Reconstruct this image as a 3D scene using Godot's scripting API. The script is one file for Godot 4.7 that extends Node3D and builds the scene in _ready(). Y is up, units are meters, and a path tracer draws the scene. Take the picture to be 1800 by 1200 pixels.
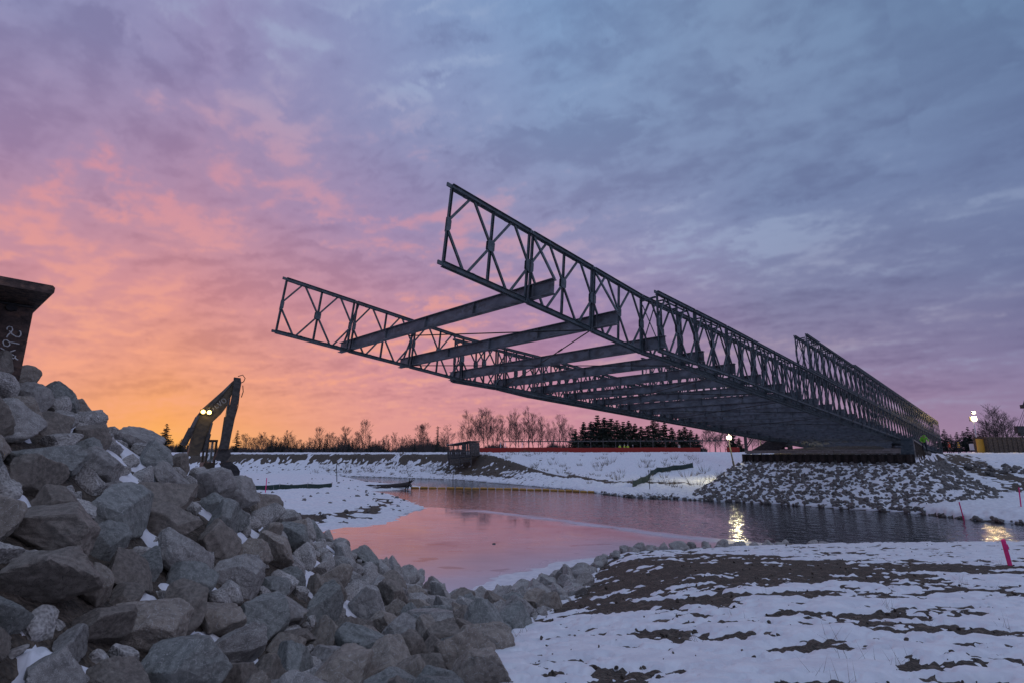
extends Node3D
# A panel bridge being launched over a half frozen river at sunset.
# x to the right, y up from the water, -z away. d means metres away (-z).

const EYE := 4.4
const PANEL := 3.048
const TALL := 2.134
const BREAKS := [3.0, 5.0, 9.0]
const TILTS := [0.1012, 0.0380, 0.0492, 0.0475]
const HEADING := 0.7775
const TIP := Vector3(-1.7178, 8.8572, -11.7033)
const WIDE := 10.123
const OUTER := 0.652
const SIN_P := 0.21143
const COS_P := 0.97739

var rng := RandomNumberGenerator.new()
var n_big := FastNoiseLite.new()
var n_mid := FastNoiseLite.new()
var n_fine := FastNoiseLite.new()
var used := {}
var M := {}
var sky_colors := []

# ------------------------------------------------------------------ helpers
func numbered(called: String) -> String:
	if not used.has(called):
		used[called] = 0
		return called
	used[called] += 1
	return "%s_%03d" % [called, used[called]]

func tag(o: Node3D, label := "", category := "", group := "", kind := "") -> void:
	if label: o.set_meta("label", label)
	if category: o.set_meta("category", category)
	if group: o.set_meta("group", group)
	if kind: o.set_meta("kind", kind)

func thing(called: String, label: String, category: String, at := Vector3.ZERO, group := "") -> Node3D:
	var o := Node3D.new()
	o.name = numbered(called)
	o.position = at
	add_child(o, true)
	tag(o, label, category, group)
	return o

func part(called: String, mesh: Mesh, mat: Material, parent: Node, t := Transform3D()) -> MeshInstance3D:
	var o := MeshInstance3D.new()
	o.name = numbered(called) if parent == self else child_name(called, parent)
	o.mesh = mesh
	o.material_override = mat
	o.transform = t
	parent.add_child(o, true)
	return o

func child_name(called: String, parent: Node) -> String:
	var key := "n_" + called
	var k: int = parent.get_meta(key, 0)
	parent.set_meta(key, k + 1)
	return called if k == 0 else "%s_%03d" % [called, k]

func copy(o: Node3D, label := "") -> Node3D:
	var c: Node3D = o.duplicate()
	var stem: String = String(o.name).rstrip("0123456789").trim_suffix("_")
	c.name = numbered(stem)
	add_child(c, true)
	if label: c.set_meta("label", label)
	return c

func begin() -> SurfaceTool:
	var st := SurfaceTool.new()
	st.begin(Mesh.PRIMITIVE_TRIANGLES)
	return st

func quad(st: SurfaceTool, a: Vector3, b: Vector3, c: Vector3, d: Vector3) -> void:
	var n := (c - a).cross(b - a).normalized()
	for p in [a, b, c, a, c, d]:
		st.set_normal(n)
		st.add_vertex(p)

func tri(st: SurfaceTool, a: Vector3, b: Vector3, c: Vector3) -> void:
	var n := (c - a).cross(b - a).normalized()
	for p in [a, b, c]:
		st.set_normal(n)
		st.add_vertex(p)

func bx(st: SurfaceTool, at: Vector3, size: Vector3, turn := Basis()) -> void:
	var h := size * 0.5
	var v := []
	for i in 8:
		v.append(at + turn * Vector3(h.x * (1 if i & 1 else -1), h.y * (1 if i & 2 else -1), h.z * (1 if i & 4 else -1)))
	quad(st, v[3], v[2], v[0], v[1])
	quad(st, v[6], v[7], v[5], v[4])
	quad(st, v[2], v[6], v[4], v[0])
	quad(st, v[7], v[3], v[1], v[5])
	quad(st, v[3], v[7], v[6], v[2])
	quad(st, v[4], v[5], v[1], v[0])

func bar(st: SurfaceTool, a: Vector3, b: Vector3, w: float, h: float, up := Vector3.UP) -> void:
	var z := (b - a).normalized()
	var x := up.cross(z)
	if x.length() < 0.01: x = Vector3.RIGHT.cross(z)
	x = x.normalized()
	bx(st, (a + b) * 0.5, Vector3(w, h, (b - a).length()), Basis(x, z.cross(x), z))

func tube(st: SurfaceTool, pts: Array, radii: Array, sides := 8, caps := true) -> void:
	var rings := []
	for i in pts.size():
		var dir: Vector3 = (pts[mini(i + 1, pts.size() - 1)] - pts[maxi(i - 1, 0)]).normalized()
		var x := dir.cross(Vector3(0.31, 0.17, 0.93)).normalized()
		var y := dir.cross(x)
		var ring := []
		var r: float = radii[mini(i, radii.size() - 1)]
		for k in sides:
			var a := TAU * k / sides
			ring.append([pts[i] + (x * cos(a) + y * sin(a)) * r, x * cos(a) + y * sin(a)])
		rings.append(ring)
	for i in pts.size() - 1:
		for k in sides:
			var q := [rings[i][k], rings[i + 1][k], rings[i + 1][(k + 1) % sides], rings[i][(k + 1) % sides]]
			for j in [0, 1, 2, 0, 2, 3]:
				st.set_normal(q[j][1])
				st.add_vertex(q[j][0])
	if caps:
		for e in [0, pts.size() - 1]:
			for k in range(1, sides - 1):
				if e == 0: tri(st, rings[e][0][0], rings[e][k][0], rings[e][k + 1][0])
				else: tri(st, rings[e][0][0], rings[e][k + 1][0], rings[e][k][0])

func prism(st: SurfaceTool, outline: Array, z0: float, z1: float, t := Transform3D()) -> void:
	# outline in x,y, drawn out along z
	var poly := PackedVector2Array(outline)
	if Geometry2D.is_polygon_clockwise(poly): poly.reverse()
	if t.basis.determinant() < 0.0:
		var z := z0
		z0 = -z1
		z1 = -z
		t = Transform3D(Basis(t.basis.x, t.basis.y, -t.basis.z), t.origin)
	var idx := Geometry2D.triangulate_polygon(poly)
	for i in range(0, idx.size(), 3):
		var a := poly[idx[i]]
		var b := poly[idx[i + 1]]
		var c := poly[idx[i + 2]]
		if (b - a).cross(c - a) < 0:
			var s := b
			b = c
			c = s
		tri(st, t * Vector3(a.x, a.y, z1), t * Vector3(c.x, c.y, z1), t * Vector3(b.x, b.y, z1))
		tri(st, t * Vector3(a.x, a.y, z0), t * Vector3(b.x, b.y, z0), t * Vector3(c.x, c.y, z0))
	for i in poly.size():
		var a := poly[i]
		var b := poly[(i + 1) % poly.size()]
		quad(st, t * Vector3(a.x, a.y, z0), t * Vector3(a.x, a.y, z1), t * Vector3(b.x, b.y, z1), t * Vector3(b.x, b.y, z0))

func tab(xs: Array, ys: Array, x: float) -> float:
	if x <= xs[0]: return ys[0]
	for i in range(1, xs.size()):
		if x <= xs[i]:
			return lerpf(ys[i - 1], ys[i], (x - xs[i - 1]) / (xs[i] - xs[i - 1]))
	return ys[-1]

func spot(u: float, v: float, d: float) -> Vector3:
	# the place d metres away that was surveyed at this point of the photograph
	var a := (u - 900.0) / 906.0
	var b := (600.0 - v) / 906.0
	var f := COS_P - b * SIN_P
	return Vector3(a / f * d, EYE + (SIN_P + b * COS_P) / f * d, -d)

func grounded(p: Vector3, sink := 0.0) -> Vector3:
	return Vector3(p.x, land(p.x, -p.z) - sink, p.z)

# ------------------------------------------------------------------ materials
func flat_material(c: Color, rough := 0.8, metal := 0.0) -> StandardMaterial3D:
	var m := StandardMaterial3D.new()
	m.albedo_color = c.linear_to_srgb()
	m.roughness = rough
	m.metallic = metal
	return m

func noise_image(size: int, freq: float, s: int, octaves := 5, type := FastNoiseLite.TYPE_SIMPLEX_SMOOTH) -> Image:
	var n := FastNoiseLite.new()
	n.noise_type = type
	n.seed = s
	n.frequency = freq
	n.fractal_octaves = octaves
	return n.get_seamless_image(size, size)

func tint_image(base: Image, lo: Color, hi: Color, spots: Image = null, spot_color := Color.BLACK, spot_from := 0.7) -> ImageTexture:
	var w := base.get_width()
	var src := base.duplicate() as Image
	src.convert(Image.FORMAT_L8)
	var a := src.get_data()
	var b := PackedByteArray()
	if spots:
		var s2 := spots.duplicate() as Image
		s2.convert(Image.FORMAT_L8)
		b = s2.get_data()
	var out := PackedByteArray()
	out.resize(w * w * 3)
	for i in w * w:
		var t := smoothstep(0.2, 0.8, a[i] / 255.0)
		var c := lo.lerp(hi, t)
		if spots:
			c = c.lerp(spot_color, smoothstep(spot_from, spot_from + 0.14, b[i] / 255.0))
		c = c.linear_to_srgb()
		out[i * 3] = int(clampf(c.r, 0, 1) * 255)
		out[i * 3 + 1] = int(clampf(c.g, 0, 1) * 255)
		out[i * 3 + 2] = int(clampf(c.b, 0, 1) * 255)
	return ImageTexture.create_from_image(Image.create_from_data(w, w, false, Image.FORMAT_RGB8, out))

func textured(tex: Texture2D, scale: float, rough: float, metal := 0.0, bump: Texture2D = null, bump_cm := 0.0, world := true) -> StandardMaterial3D:
	var m := StandardMaterial3D.new()
	m.albedo_texture = tex
	m.uv1_triplanar = true
	m.uv1_world_triplanar = world
	m.uv1_scale = Vector3.ONE * scale
	m.roughness = rough
	m.metallic = metal
	if bump:
		m.heightmap_enabled = true
		m.heightmap_texture = bump
		m.heightmap_scale = bump_cm
	return m

func make_materials() -> void:
	var grain := noise_image(512, 0.012, 11, 6)
	var veins := noise_image(512, 0.02, 12, 5, FastNoiseLite.TYPE_VALUE_CUBIC)
	var fine := noise_image(512, 0.05, 13, 5)
	var ridges := FastNoiseLite.new()
	ridges.seed = 5
	ridges.frequency = 0.012
	ridges.fractal_type = FastNoiseLite.FRACTAL_RIDGED
	ridges.fractal_octaves = 5
	var ridge := ridges.get_seamless_image(512, 512)
	var grain_t := ImageTexture.create_from_image(grain)
	var ridge_t := ImageTexture.create_from_image(ridge)
	var fine_t := ImageTexture.create_from_image(fine)
	# stone: broad stains, a fine speckle and pale scratches
	var speck := noise_image(512, 0.22, 17, 3)
	var stone := Image.create(512, 512, false, Image.FORMAT_L8)
	var gd := grain.duplicate() as Image
	gd.convert(Image.FORMAT_L8)
	var sd := speck.duplicate() as Image
	sd.convert(Image.FORMAT_L8)
	var ga := gd.get_data()
	var sa := sd.get_data()
	var mixed := PackedByteArray()
	mixed.resize(512 * 512)
	for i in 512 * 512: mixed[i] = clampi(int(ga[i] * 0.46 + sa[i] * 0.86 - 42.0), 0, 255)
	stone = Image.create_from_data(512, 512, false, Image.FORMAT_L8, mixed)
	var stone_t := ImageTexture.create_from_image(stone)
	var tones := [[Color(0.145, 0.138, 0.128), Color(0.55, 0.525, 0.485)], [Color(0.165, 0.142, 0.118), Color(0.54, 0.475, 0.40)], [Color(0.115, 0.124, 0.116), Color(0.45, 0.46, 0.425)], [Color(0.14, 0.123, 0.104), Color(0.46, 0.405, 0.345)]]
	M.rocks = []
	for k in 4:
		var t := tint_image(stone, tones[k][0], tones[k][1], ridge, Color(0.64, 0.625, 0.60) if k != 3 else Color(0.09, 0.085, 0.08), 0.75)
		var m := textured(t, 0.46 + 0.09 * k, 0.92, 0.0, stone_t, 1.4, false)
		m.uv1_offset = Vector3(k * 0.37, k * 0.21, 0)
		M.rocks.append(m)
	M.far_rock = textured(tint_image(grain, Color(0.10, 0.092, 0.085), Color(0.23, 0.212, 0.195)), 0.6, 0.95, 0.0, null, 0.0, true)
	M.soil = textured(tint_image(fine, Color(0.045, 0.037, 0.030), Color(0.135, 0.108, 0.084), veins, Color(0.19, 0.152, 0.118), 0.60), 0.9, 0.97, 0.0, fine_t, 4.0)
	M.snow = textured(tint_image(grain, Color(0.74, 0.75, 0.79), Color(0.86, 0.87, 0.89)), 0.35, 0.8, 0.0, fine_t, 1.2)
	var steel := tint_image(grain, Color(0.050, 0.070, 0.080), Color(0.125, 0.155, 0.170), veins, Color(0.085, 0.070, 0.060), 0.66)
	M.steel = textured(steel, 0.5, 0.55, 0.35, fine_t, 0.15)
	M.transom = textured(tint_image(veins, Color(0.125, 0.133, 0.148), Color(0.25, 0.26, 0.28), grain, Color(0.10, 0.09, 0.085), 0.64), 0.35, 0.6, 0.3, fine_t, 0.15)
	M.rust = textured(tint_image(grain, Color(0.022, 0.018, 0.017), Color(0.060, 0.045, 0.038), veins, Color(0.085, 0.055, 0.04), 0.70), 0.9, 0.85, 0.2, fine_t, 0.4)
	M.girder = textured(tint_image(grain, Color(0.040, 0.028, 0.025), Color(0.135, 0.088, 0.072), veins, Color(0.20, 0.115, 0.08), 0.64), 1.6, 0.8, 0.1, fine_t, 0.5)
	M.dark_steel = textured(tint_image(grain, Color(0.03, 0.03, 0.032), Color(0.07, 0.068, 0.066)), 0.6, 0.6, 0.4)
	M.wood = textured(tint_image(veins, Color(0.22, 0.19, 0.17), Color(0.42, 0.37, 0.34)), 0.7, 0.9, 0.0, fine_t, 0.5)
	M.old_wood = textured(tint_image(veins, Color(0.05, 0.046, 0.045), Color(0.13, 0.12, 0.115)), 0.5, 0.92)
	M.bark = flat_material(Color(0.055, 0.046, 0.044), 0.95)
	M.twig = flat_material(Color(0.075, 0.06, 0.056), 0.95)
	M.needle = flat_material(Color(0.030, 0.042, 0.036), 0.9)
	M.needle2 = flat_material(Color(0.032, 0.040, 0.026), 0.9)
	M.grass = flat_material(Color(0.16, 0.125, 0.085), 0.95)
	M.orange_net = flat_material(Color(0.30, 0.026, 0.018), 0.8)
	M.boom_yellow = flat_material(Color(0.52, 0.27, 0.05), 0.6)
	M.pink = flat_material(Color(0.85, 0.03, 0.22), 0.6)
	M.silt = textured(tint_image(grain, Color(0.016, 0.034, 0.030), Color(0.035, 0.062, 0.056)), 0.8, 0.8)
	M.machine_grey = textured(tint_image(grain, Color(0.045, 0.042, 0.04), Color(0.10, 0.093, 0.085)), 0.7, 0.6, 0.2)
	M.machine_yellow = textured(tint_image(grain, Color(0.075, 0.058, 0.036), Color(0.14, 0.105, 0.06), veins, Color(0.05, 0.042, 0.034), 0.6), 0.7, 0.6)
	M.chalk = flat_material(Color(0.75, 0.74, 0.72), 0.9)
	M.chrome = flat_material(Color(0.16, 0.15, 0.14), 0.35, 0.8)
	M.faded_paint = flat_material(Color(0.28, 0.27, 0.25), 0.7)
	M.rubber = flat_material(Color(0.02, 0.02, 0.02), 0.8)
	M.white_paint = flat_material(Color(0.62, 0.63, 0.66), 0.5)
	M.yellow_paint = flat_material(Color(0.62, 0.33, 0.04), 0.5)
	M.brown_steel = textured(tint_image(grain, Color(0.06, 0.045, 0.035), Color(0.12, 0.09, 0.065)), 0.5, 0.8)
	var g := StandardMaterial3D.new()
	g.albedo_color = Color(0.5, 0.6, 0.58, 0.2)
	g.transparency = BaseMaterial3D.TRANSPARENCY_ALPHA
	g.roughness = 0.05
	M.glass = g
	var e := StandardMaterial3D.new()
	e.albedo_color = Color(1, 1, 0.95)
	e.emission_enabled = true
	e.emission = Color(1.0, 0.93, 0.72)
	e.emission_energy_multiplier = 9.0
	M.lamp = e
	var e2 := e.duplicate() as StandardMaterial3D
	e2.emission = Color(1.0, 0.80, 0.36)
	e2.emission_energy_multiplier = 6.0
	M.work_lamp = e2
	# water: clear and dark, with a fine ripple
	var w := StandardMaterial3D.new()
	w.albedo_color = Color(0.020, 0.024, 0.028).linear_to_srgb()
	w.roughness = 0.06
	w.metallic_specular = 0.5
	w.uv1_triplanar = true
	w.uv1_world_triplanar = true
	w.uv1_scale = Vector3(0.042, 0.05, 0.066)
	w.normal_enabled = true
	var ripple := noise_image(1024, 0.02, 31, 4)
	ripple.convert(Image.FORMAT_RGBA8)
	ripple.bump_map_to_normal_map(6.0)
	w.normal_texture = ImageTexture.create_from_image(ripple)
	w.normal_scale = 0.30
	M.water = w

# ------------------------------------------------------------------ sky
func sky_base(az: float, el: float) -> Color:
	# colours of the air and cloud sheet by angle from the sunset and by height
	var els := [0.0, 3.0, 8.0, 15.0, 24.0, 34.0, 48.0, 90.0]
	var azs := [0.0, 20.0, 40.0, 62.0, 85.0, 180.0]
	var e := 0
	while e < 6 and el > els[e + 1]: e += 1
	var a := 0
	while a < 4 and az > azs[a + 1]: a += 1
	var te := clampf((el - els[e]) / (els[e + 1] - els[e]), 0, 1)
	var ta := clampf((az - azs[a]) / (azs[a + 1] - azs[a]), 0, 1)
	var top: Color = sky_colors[a][e].lerp(sky_colors[a][e + 1], te)
	return top.lerp(sky_colors[a + 1][e].lerp(sky_colors[a + 1][e + 1], te), ta)

func make_sky() -> PanoramaSkyMaterial:
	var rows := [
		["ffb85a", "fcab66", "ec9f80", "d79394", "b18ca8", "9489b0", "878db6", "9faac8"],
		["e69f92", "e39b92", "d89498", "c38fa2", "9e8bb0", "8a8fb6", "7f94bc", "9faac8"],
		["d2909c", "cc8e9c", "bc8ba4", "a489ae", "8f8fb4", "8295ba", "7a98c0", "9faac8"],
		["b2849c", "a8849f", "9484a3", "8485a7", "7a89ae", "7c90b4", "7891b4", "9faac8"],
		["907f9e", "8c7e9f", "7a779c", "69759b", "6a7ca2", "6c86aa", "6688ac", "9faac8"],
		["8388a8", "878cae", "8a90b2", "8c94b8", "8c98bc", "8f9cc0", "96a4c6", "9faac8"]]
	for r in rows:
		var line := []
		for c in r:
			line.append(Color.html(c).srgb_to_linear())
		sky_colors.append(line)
	var W := 2304
	var H := 1152
	var buf := PackedFloat32Array()
	buf.resize(W * H * 3)
	var na := FastNoiseLite.new()
	na.seed = 21
	na.frequency = 0.9
	na.fractal_octaves = 5
	na.domain_warp_enabled = true
	na.domain_warp_amplitude = 0.5
	na.domain_warp_frequency = 0.7
	var nb := FastNoiseLite.new()
	nb.seed = 44
	nb.frequency = 3.2
	nb.fractal_octaves = 5
	nb.fractal_gain = 0.55
	var nc := FastNoiseLite.new()
	nc.seed = 90
	nc.frequency = 0.33
	nc.fractal_octaves = 3
	var lit_low := Color.html("fbaa88").srgb_to_linear()
	var lit_high := Color.html("e0959c").srgb_to_linear()
	var pale := Color.html("a9b8d4").srgb_to_linear()
	for j in H:
		var el := 90.0 - 180.0 * (j + 0.5) / H
		if el < 0.0:
			var low := Color(0.10, 0.09, 0.11)
			for i in W:
				var o := (j * W + i) * 3
				buf[o] = low.r
				buf[o + 1] = low.g
				buf[o + 2] = low.b
			continue
		var se := sin(deg_to_rad(el))
		var k := cos(deg_to_rad(el)) / (se + 0.085)
		var step := 1 if el < 62.0 else 4
		for i in range(0, W, step):
			var az := TAU * (i + 0.5) / W
			var px := sin(az) * k
			var pz := -cos(az) * k
			# a broken sheet of small clouds, drawn out a little from side to side
			var qx := px * 0.94 + pz * 0.34
			var qz := -px * 0.34 + pz * 0.94
			var n1 := na.get_noise_2d(qx * 0.7, qz * 0.95)
			var n2 := nb.get_noise_2d(qx * 0.85 + n1 * 0.45, qz * 1.15 + n1 * 0.2)
			var n3 := nc.get_noise_2d(px, pz)
			var azd := rad_to_deg(az)
			if azd > 180.0: azd -= 360.0
			var off := absf(azd + 34.0)
			if off > 180.0: off = 360.0 - off
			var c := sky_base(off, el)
			var n4 := nb.get_noise_2d(qx * 2.7 + 30.0, qz * 3.6) if off < 75.0 and el < 50.0 else 0.0
			var n := n4 * 0.38 + n1 * 0.8 + n2 * lerpf(0.55, 1.05, 1.0 - smoothstep(30.0, 75.0, off))
			var warm := (1.0 - smoothstep(22.0, 62.0, off)) * (1.0 - smoothstep(24.0, 44.0, el))
			warm = clampf(warm + 0.35 * n3, 0.0, 1.0)
			var fade := smoothstep(0.5, 7.0, el)
			var up := smoothstep(0.04, 0.72, n) * fade
			var dn := smoothstep(0.1, -0.75, n) * fade
			var hot := lit_low.lerp(lit_high, smoothstep(8.0, 26.0, el))
			c = c.lerp(hot, up * warm * 0.62)
			c = c.lerp(pale, up * (1.0 - warm) * 0.36)
			var shade := 1.0 - dn * lerpf(0.23, 0.17, warm) - 0.09 * n3 * fade * (1.0 - warm)
			var o := (j * W + i) * 3
			for s in step:
				buf[o + s * 3] = c.r * shade
				buf[o + s * 3 + 1] = c.g * (shade - 0.02 * dn)
				buf[o + s * 3 + 2] = c.b * lerpf(1.0, shade, 0.85)
	var im := Image.create_from_data(W, H, false, Image.FORMAT_RGBF, buf.to_byte_array())
	var m := PanoramaSkyMaterial.new()
	m.panorama = ImageTexture.create_from_image(im)
	return m

# ------------------------------------------------------------------ terrain
const TOE_X := [-30.0, -12.0, -4.0, -0.6, 3.7, 8.7, 14.4, 25.0, 45.0, 120.0]
const TOE_D := [13.6, 14.4, 14.7, 16.2, 19.4, 22.0, 24.2, 25.5, 26.0, 26.0]
const FAR_X := [-400.0, -150.0, -60.0, -34.0, -9.6, 7.0, 11.7, 18.7, 25.3, 28.5, 30.0, 31.0, 33.0, 40.0, 80.0, 400.0]
const FAR_D := [60.0, 90.0, 104.0, 105.0, 90.0, 66.0, 55.0, 50.6, 47.9, 45.5, 41.0, 36.0, 33.5, 32.0, 30.0, 30.0]
var bar_poly := PackedVector2Array([Vector2(-7.2, 44), Vector2(-10.5, 51.5), Vector2(-13.5, 58), Vector2(-17, 63), Vector2(-14.2, 66.5), Vector2(-11.8, 70.5), Vector2(-15, 74.5), Vector2(-20, 77.5), Vector2(-33, 102.5), Vector2(-70, 106), Vector2(-90, 60), Vector2(-60, 12), Vector2(-10.5, 12), Vector2(-10.0, 20), Vector2(-10.5, 27), Vector2(-12.6, 32.6), Vector2(-9.5, 34.6), Vector2(-8.3, 39.2)])

func softmin(a: float, b: float, k: float) -> float:
	var h := clampf(0.5 + 0.5 * (b - a) / k, 0.0, 1.0)
	return lerpf(b, a, h) - k * h * (1.0 - h)

func poly_dist(p: Vector2) -> float:
	var best := 1e9
	var inside := false
	var n := bar_poly.size()
	var j := n - 1
	for i in n:
		var a := bar_poly[i]
		var b := bar_poly[j]
		var ab := b - a
		var t := clampf((p - a).dot(ab) / ab.length_squared(), 0.0, 1.0)
		best = minf(best, (a + ab * t).distance_squared_to(p))
		if (a.y > p.y) != (b.y > p.y) and p.x < (b.x - a.x) * (p.y - a.y) / (b.y - a.y) + a.x:
			inside = not inside
		j = i
	return sqrt(best) * (1.0 if inside else -1.0)

func near_h(x: float, d: float) -> float:
	var s := (tab(TOE_X, TOE_D, x) - d) * 0.93
	var k := lerpf(0.20, 0.11, clampf(x / 3.5, 0.0, 1.0))
	var base := minf(2.8 - k * (d - 4.0), 3.0)
	var t := maxf(0.0, -x - 1.6)
	var bump := minf(0.727 * t * t / (t + 0.15) - 0.02 * smoothstep(1.8, 2.8, t), 3.6)
	return softmin(base + bump, s * lerpf(0.64, 0.9, clampf(x / 3.5, 0.0, 1.0)), 0.5)

func far_h(x: float, d: float) -> float:
	var s := (d - tab(FAR_X, FAR_D, x)) * 0.9
	if s < 0.0: return maxf(s * 0.3, -1.5)
	var wob := n_mid.get_noise_2d(x * 0.8, d * 0.8) * 1.6
	var s2 := s + wob * smoothstep(2.0, 6.0, s)
	var cliff := tab([0.0, 2.0, 5.0, 8.5, 10.5, 12.0, 40.0], [0.0, 0.45, 0.9, 2.2, 4.0, 4.38, 4.5], s2)
	var s3 := s2 * lerpf(1.6, 1.0, smoothstep(4.0, 14.0, x))
	var slope := tab([0.0, 3.0, 12.0, 24.0, 33.0, 46.0, 60.0], [0.0, 0.35, 0.8, 1.7, 2.5, 4.36, 4.5], s3)
	var right := tab([0.0, 2.0, 9.0, 16.0, 30.0, 60.0], [0.0, 0.7, 0.95, 2.2, 4.2, 4.45], s2)
	var h := lerpf(cliff, slope, smoothstep(-6.0, 8.0, x))
	h = lerpf(h, right, smoothstep(28.0, 36.0, x))
	return h

func abut_local(x: float, d: float) -> Vector2:
	# (along the bridge, across it) from the foot of the tip
	var rx := x - TIP.x
	var rd := d + TIP.z
	return Vector2(rx * sin(HEADING) + rd * cos(HEADING), rx * cos(HEADING) - rd * sin(HEADING))

func abut_dist(x: float, d: float) -> float:
	var q := abut_local(x, d)
	var dx := maxf(maxf(53.0 - q.x, q.x - 200.0), 0.0)
	var dy := maxf(maxf((-13.5 - q.y) * 2.8, (q.y - 1.9) * 1.45), 0.0)
	return sqrt(dx * dx + dy * dy)

func land(x: float, d: float) -> float:
	var h := near_h(x, d)
	if d > 12.0:
		h = maxf(h, far_h(x, d))
		if x < 0.0 and d < 110.0:
			var s := poly_dist(Vector2(x, d))
			var b := s * 0.22
			if s > 0.0:
				b = minf(s * 0.12, 0.55) + 1.5 * smoothstep(-12.0, -22.0, x) * (1.0 - smoothstep(26.0, 46.0, d)) + 0.14 * n_mid.get_noise_2d(x * 2.0, d * 2.0) * smoothstep(0.0, 2.0, s)
			h = maxf(h, b)
		if x > 8.0:
			var a := abut_dist(x, d)
			if a <= 0.0: h = maxf(h, 4.3)
			else: h = maxf(h, minf(3.45 - 0.33 * a, 4.3))
	return maxf(h, -1.4) + (0.03 * n_mid.get_noise_2d(x * 6.0, d * 6.0) if d < 60.0 else 0.0)

func in_rocks(x: float, d: float) -> float:
	# > 0 inside the near rock slope
	var edge := tab([0.0, 7.0, 8.5, 12.0, 30.0], [-0.25, -0.2, 0.35, 1.6, 6.0], d)
	var toe := tab(TOE_X, TOE_D, x) - d
	var strip := tab([-1.0, 4.0, 9.0, 13.5, 15.0], [3.0, 2.4, 1.5, 0.7, -1.0], x) - toe
	return minf(maxf(edge - x, strip), toe + 0.8)

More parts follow.
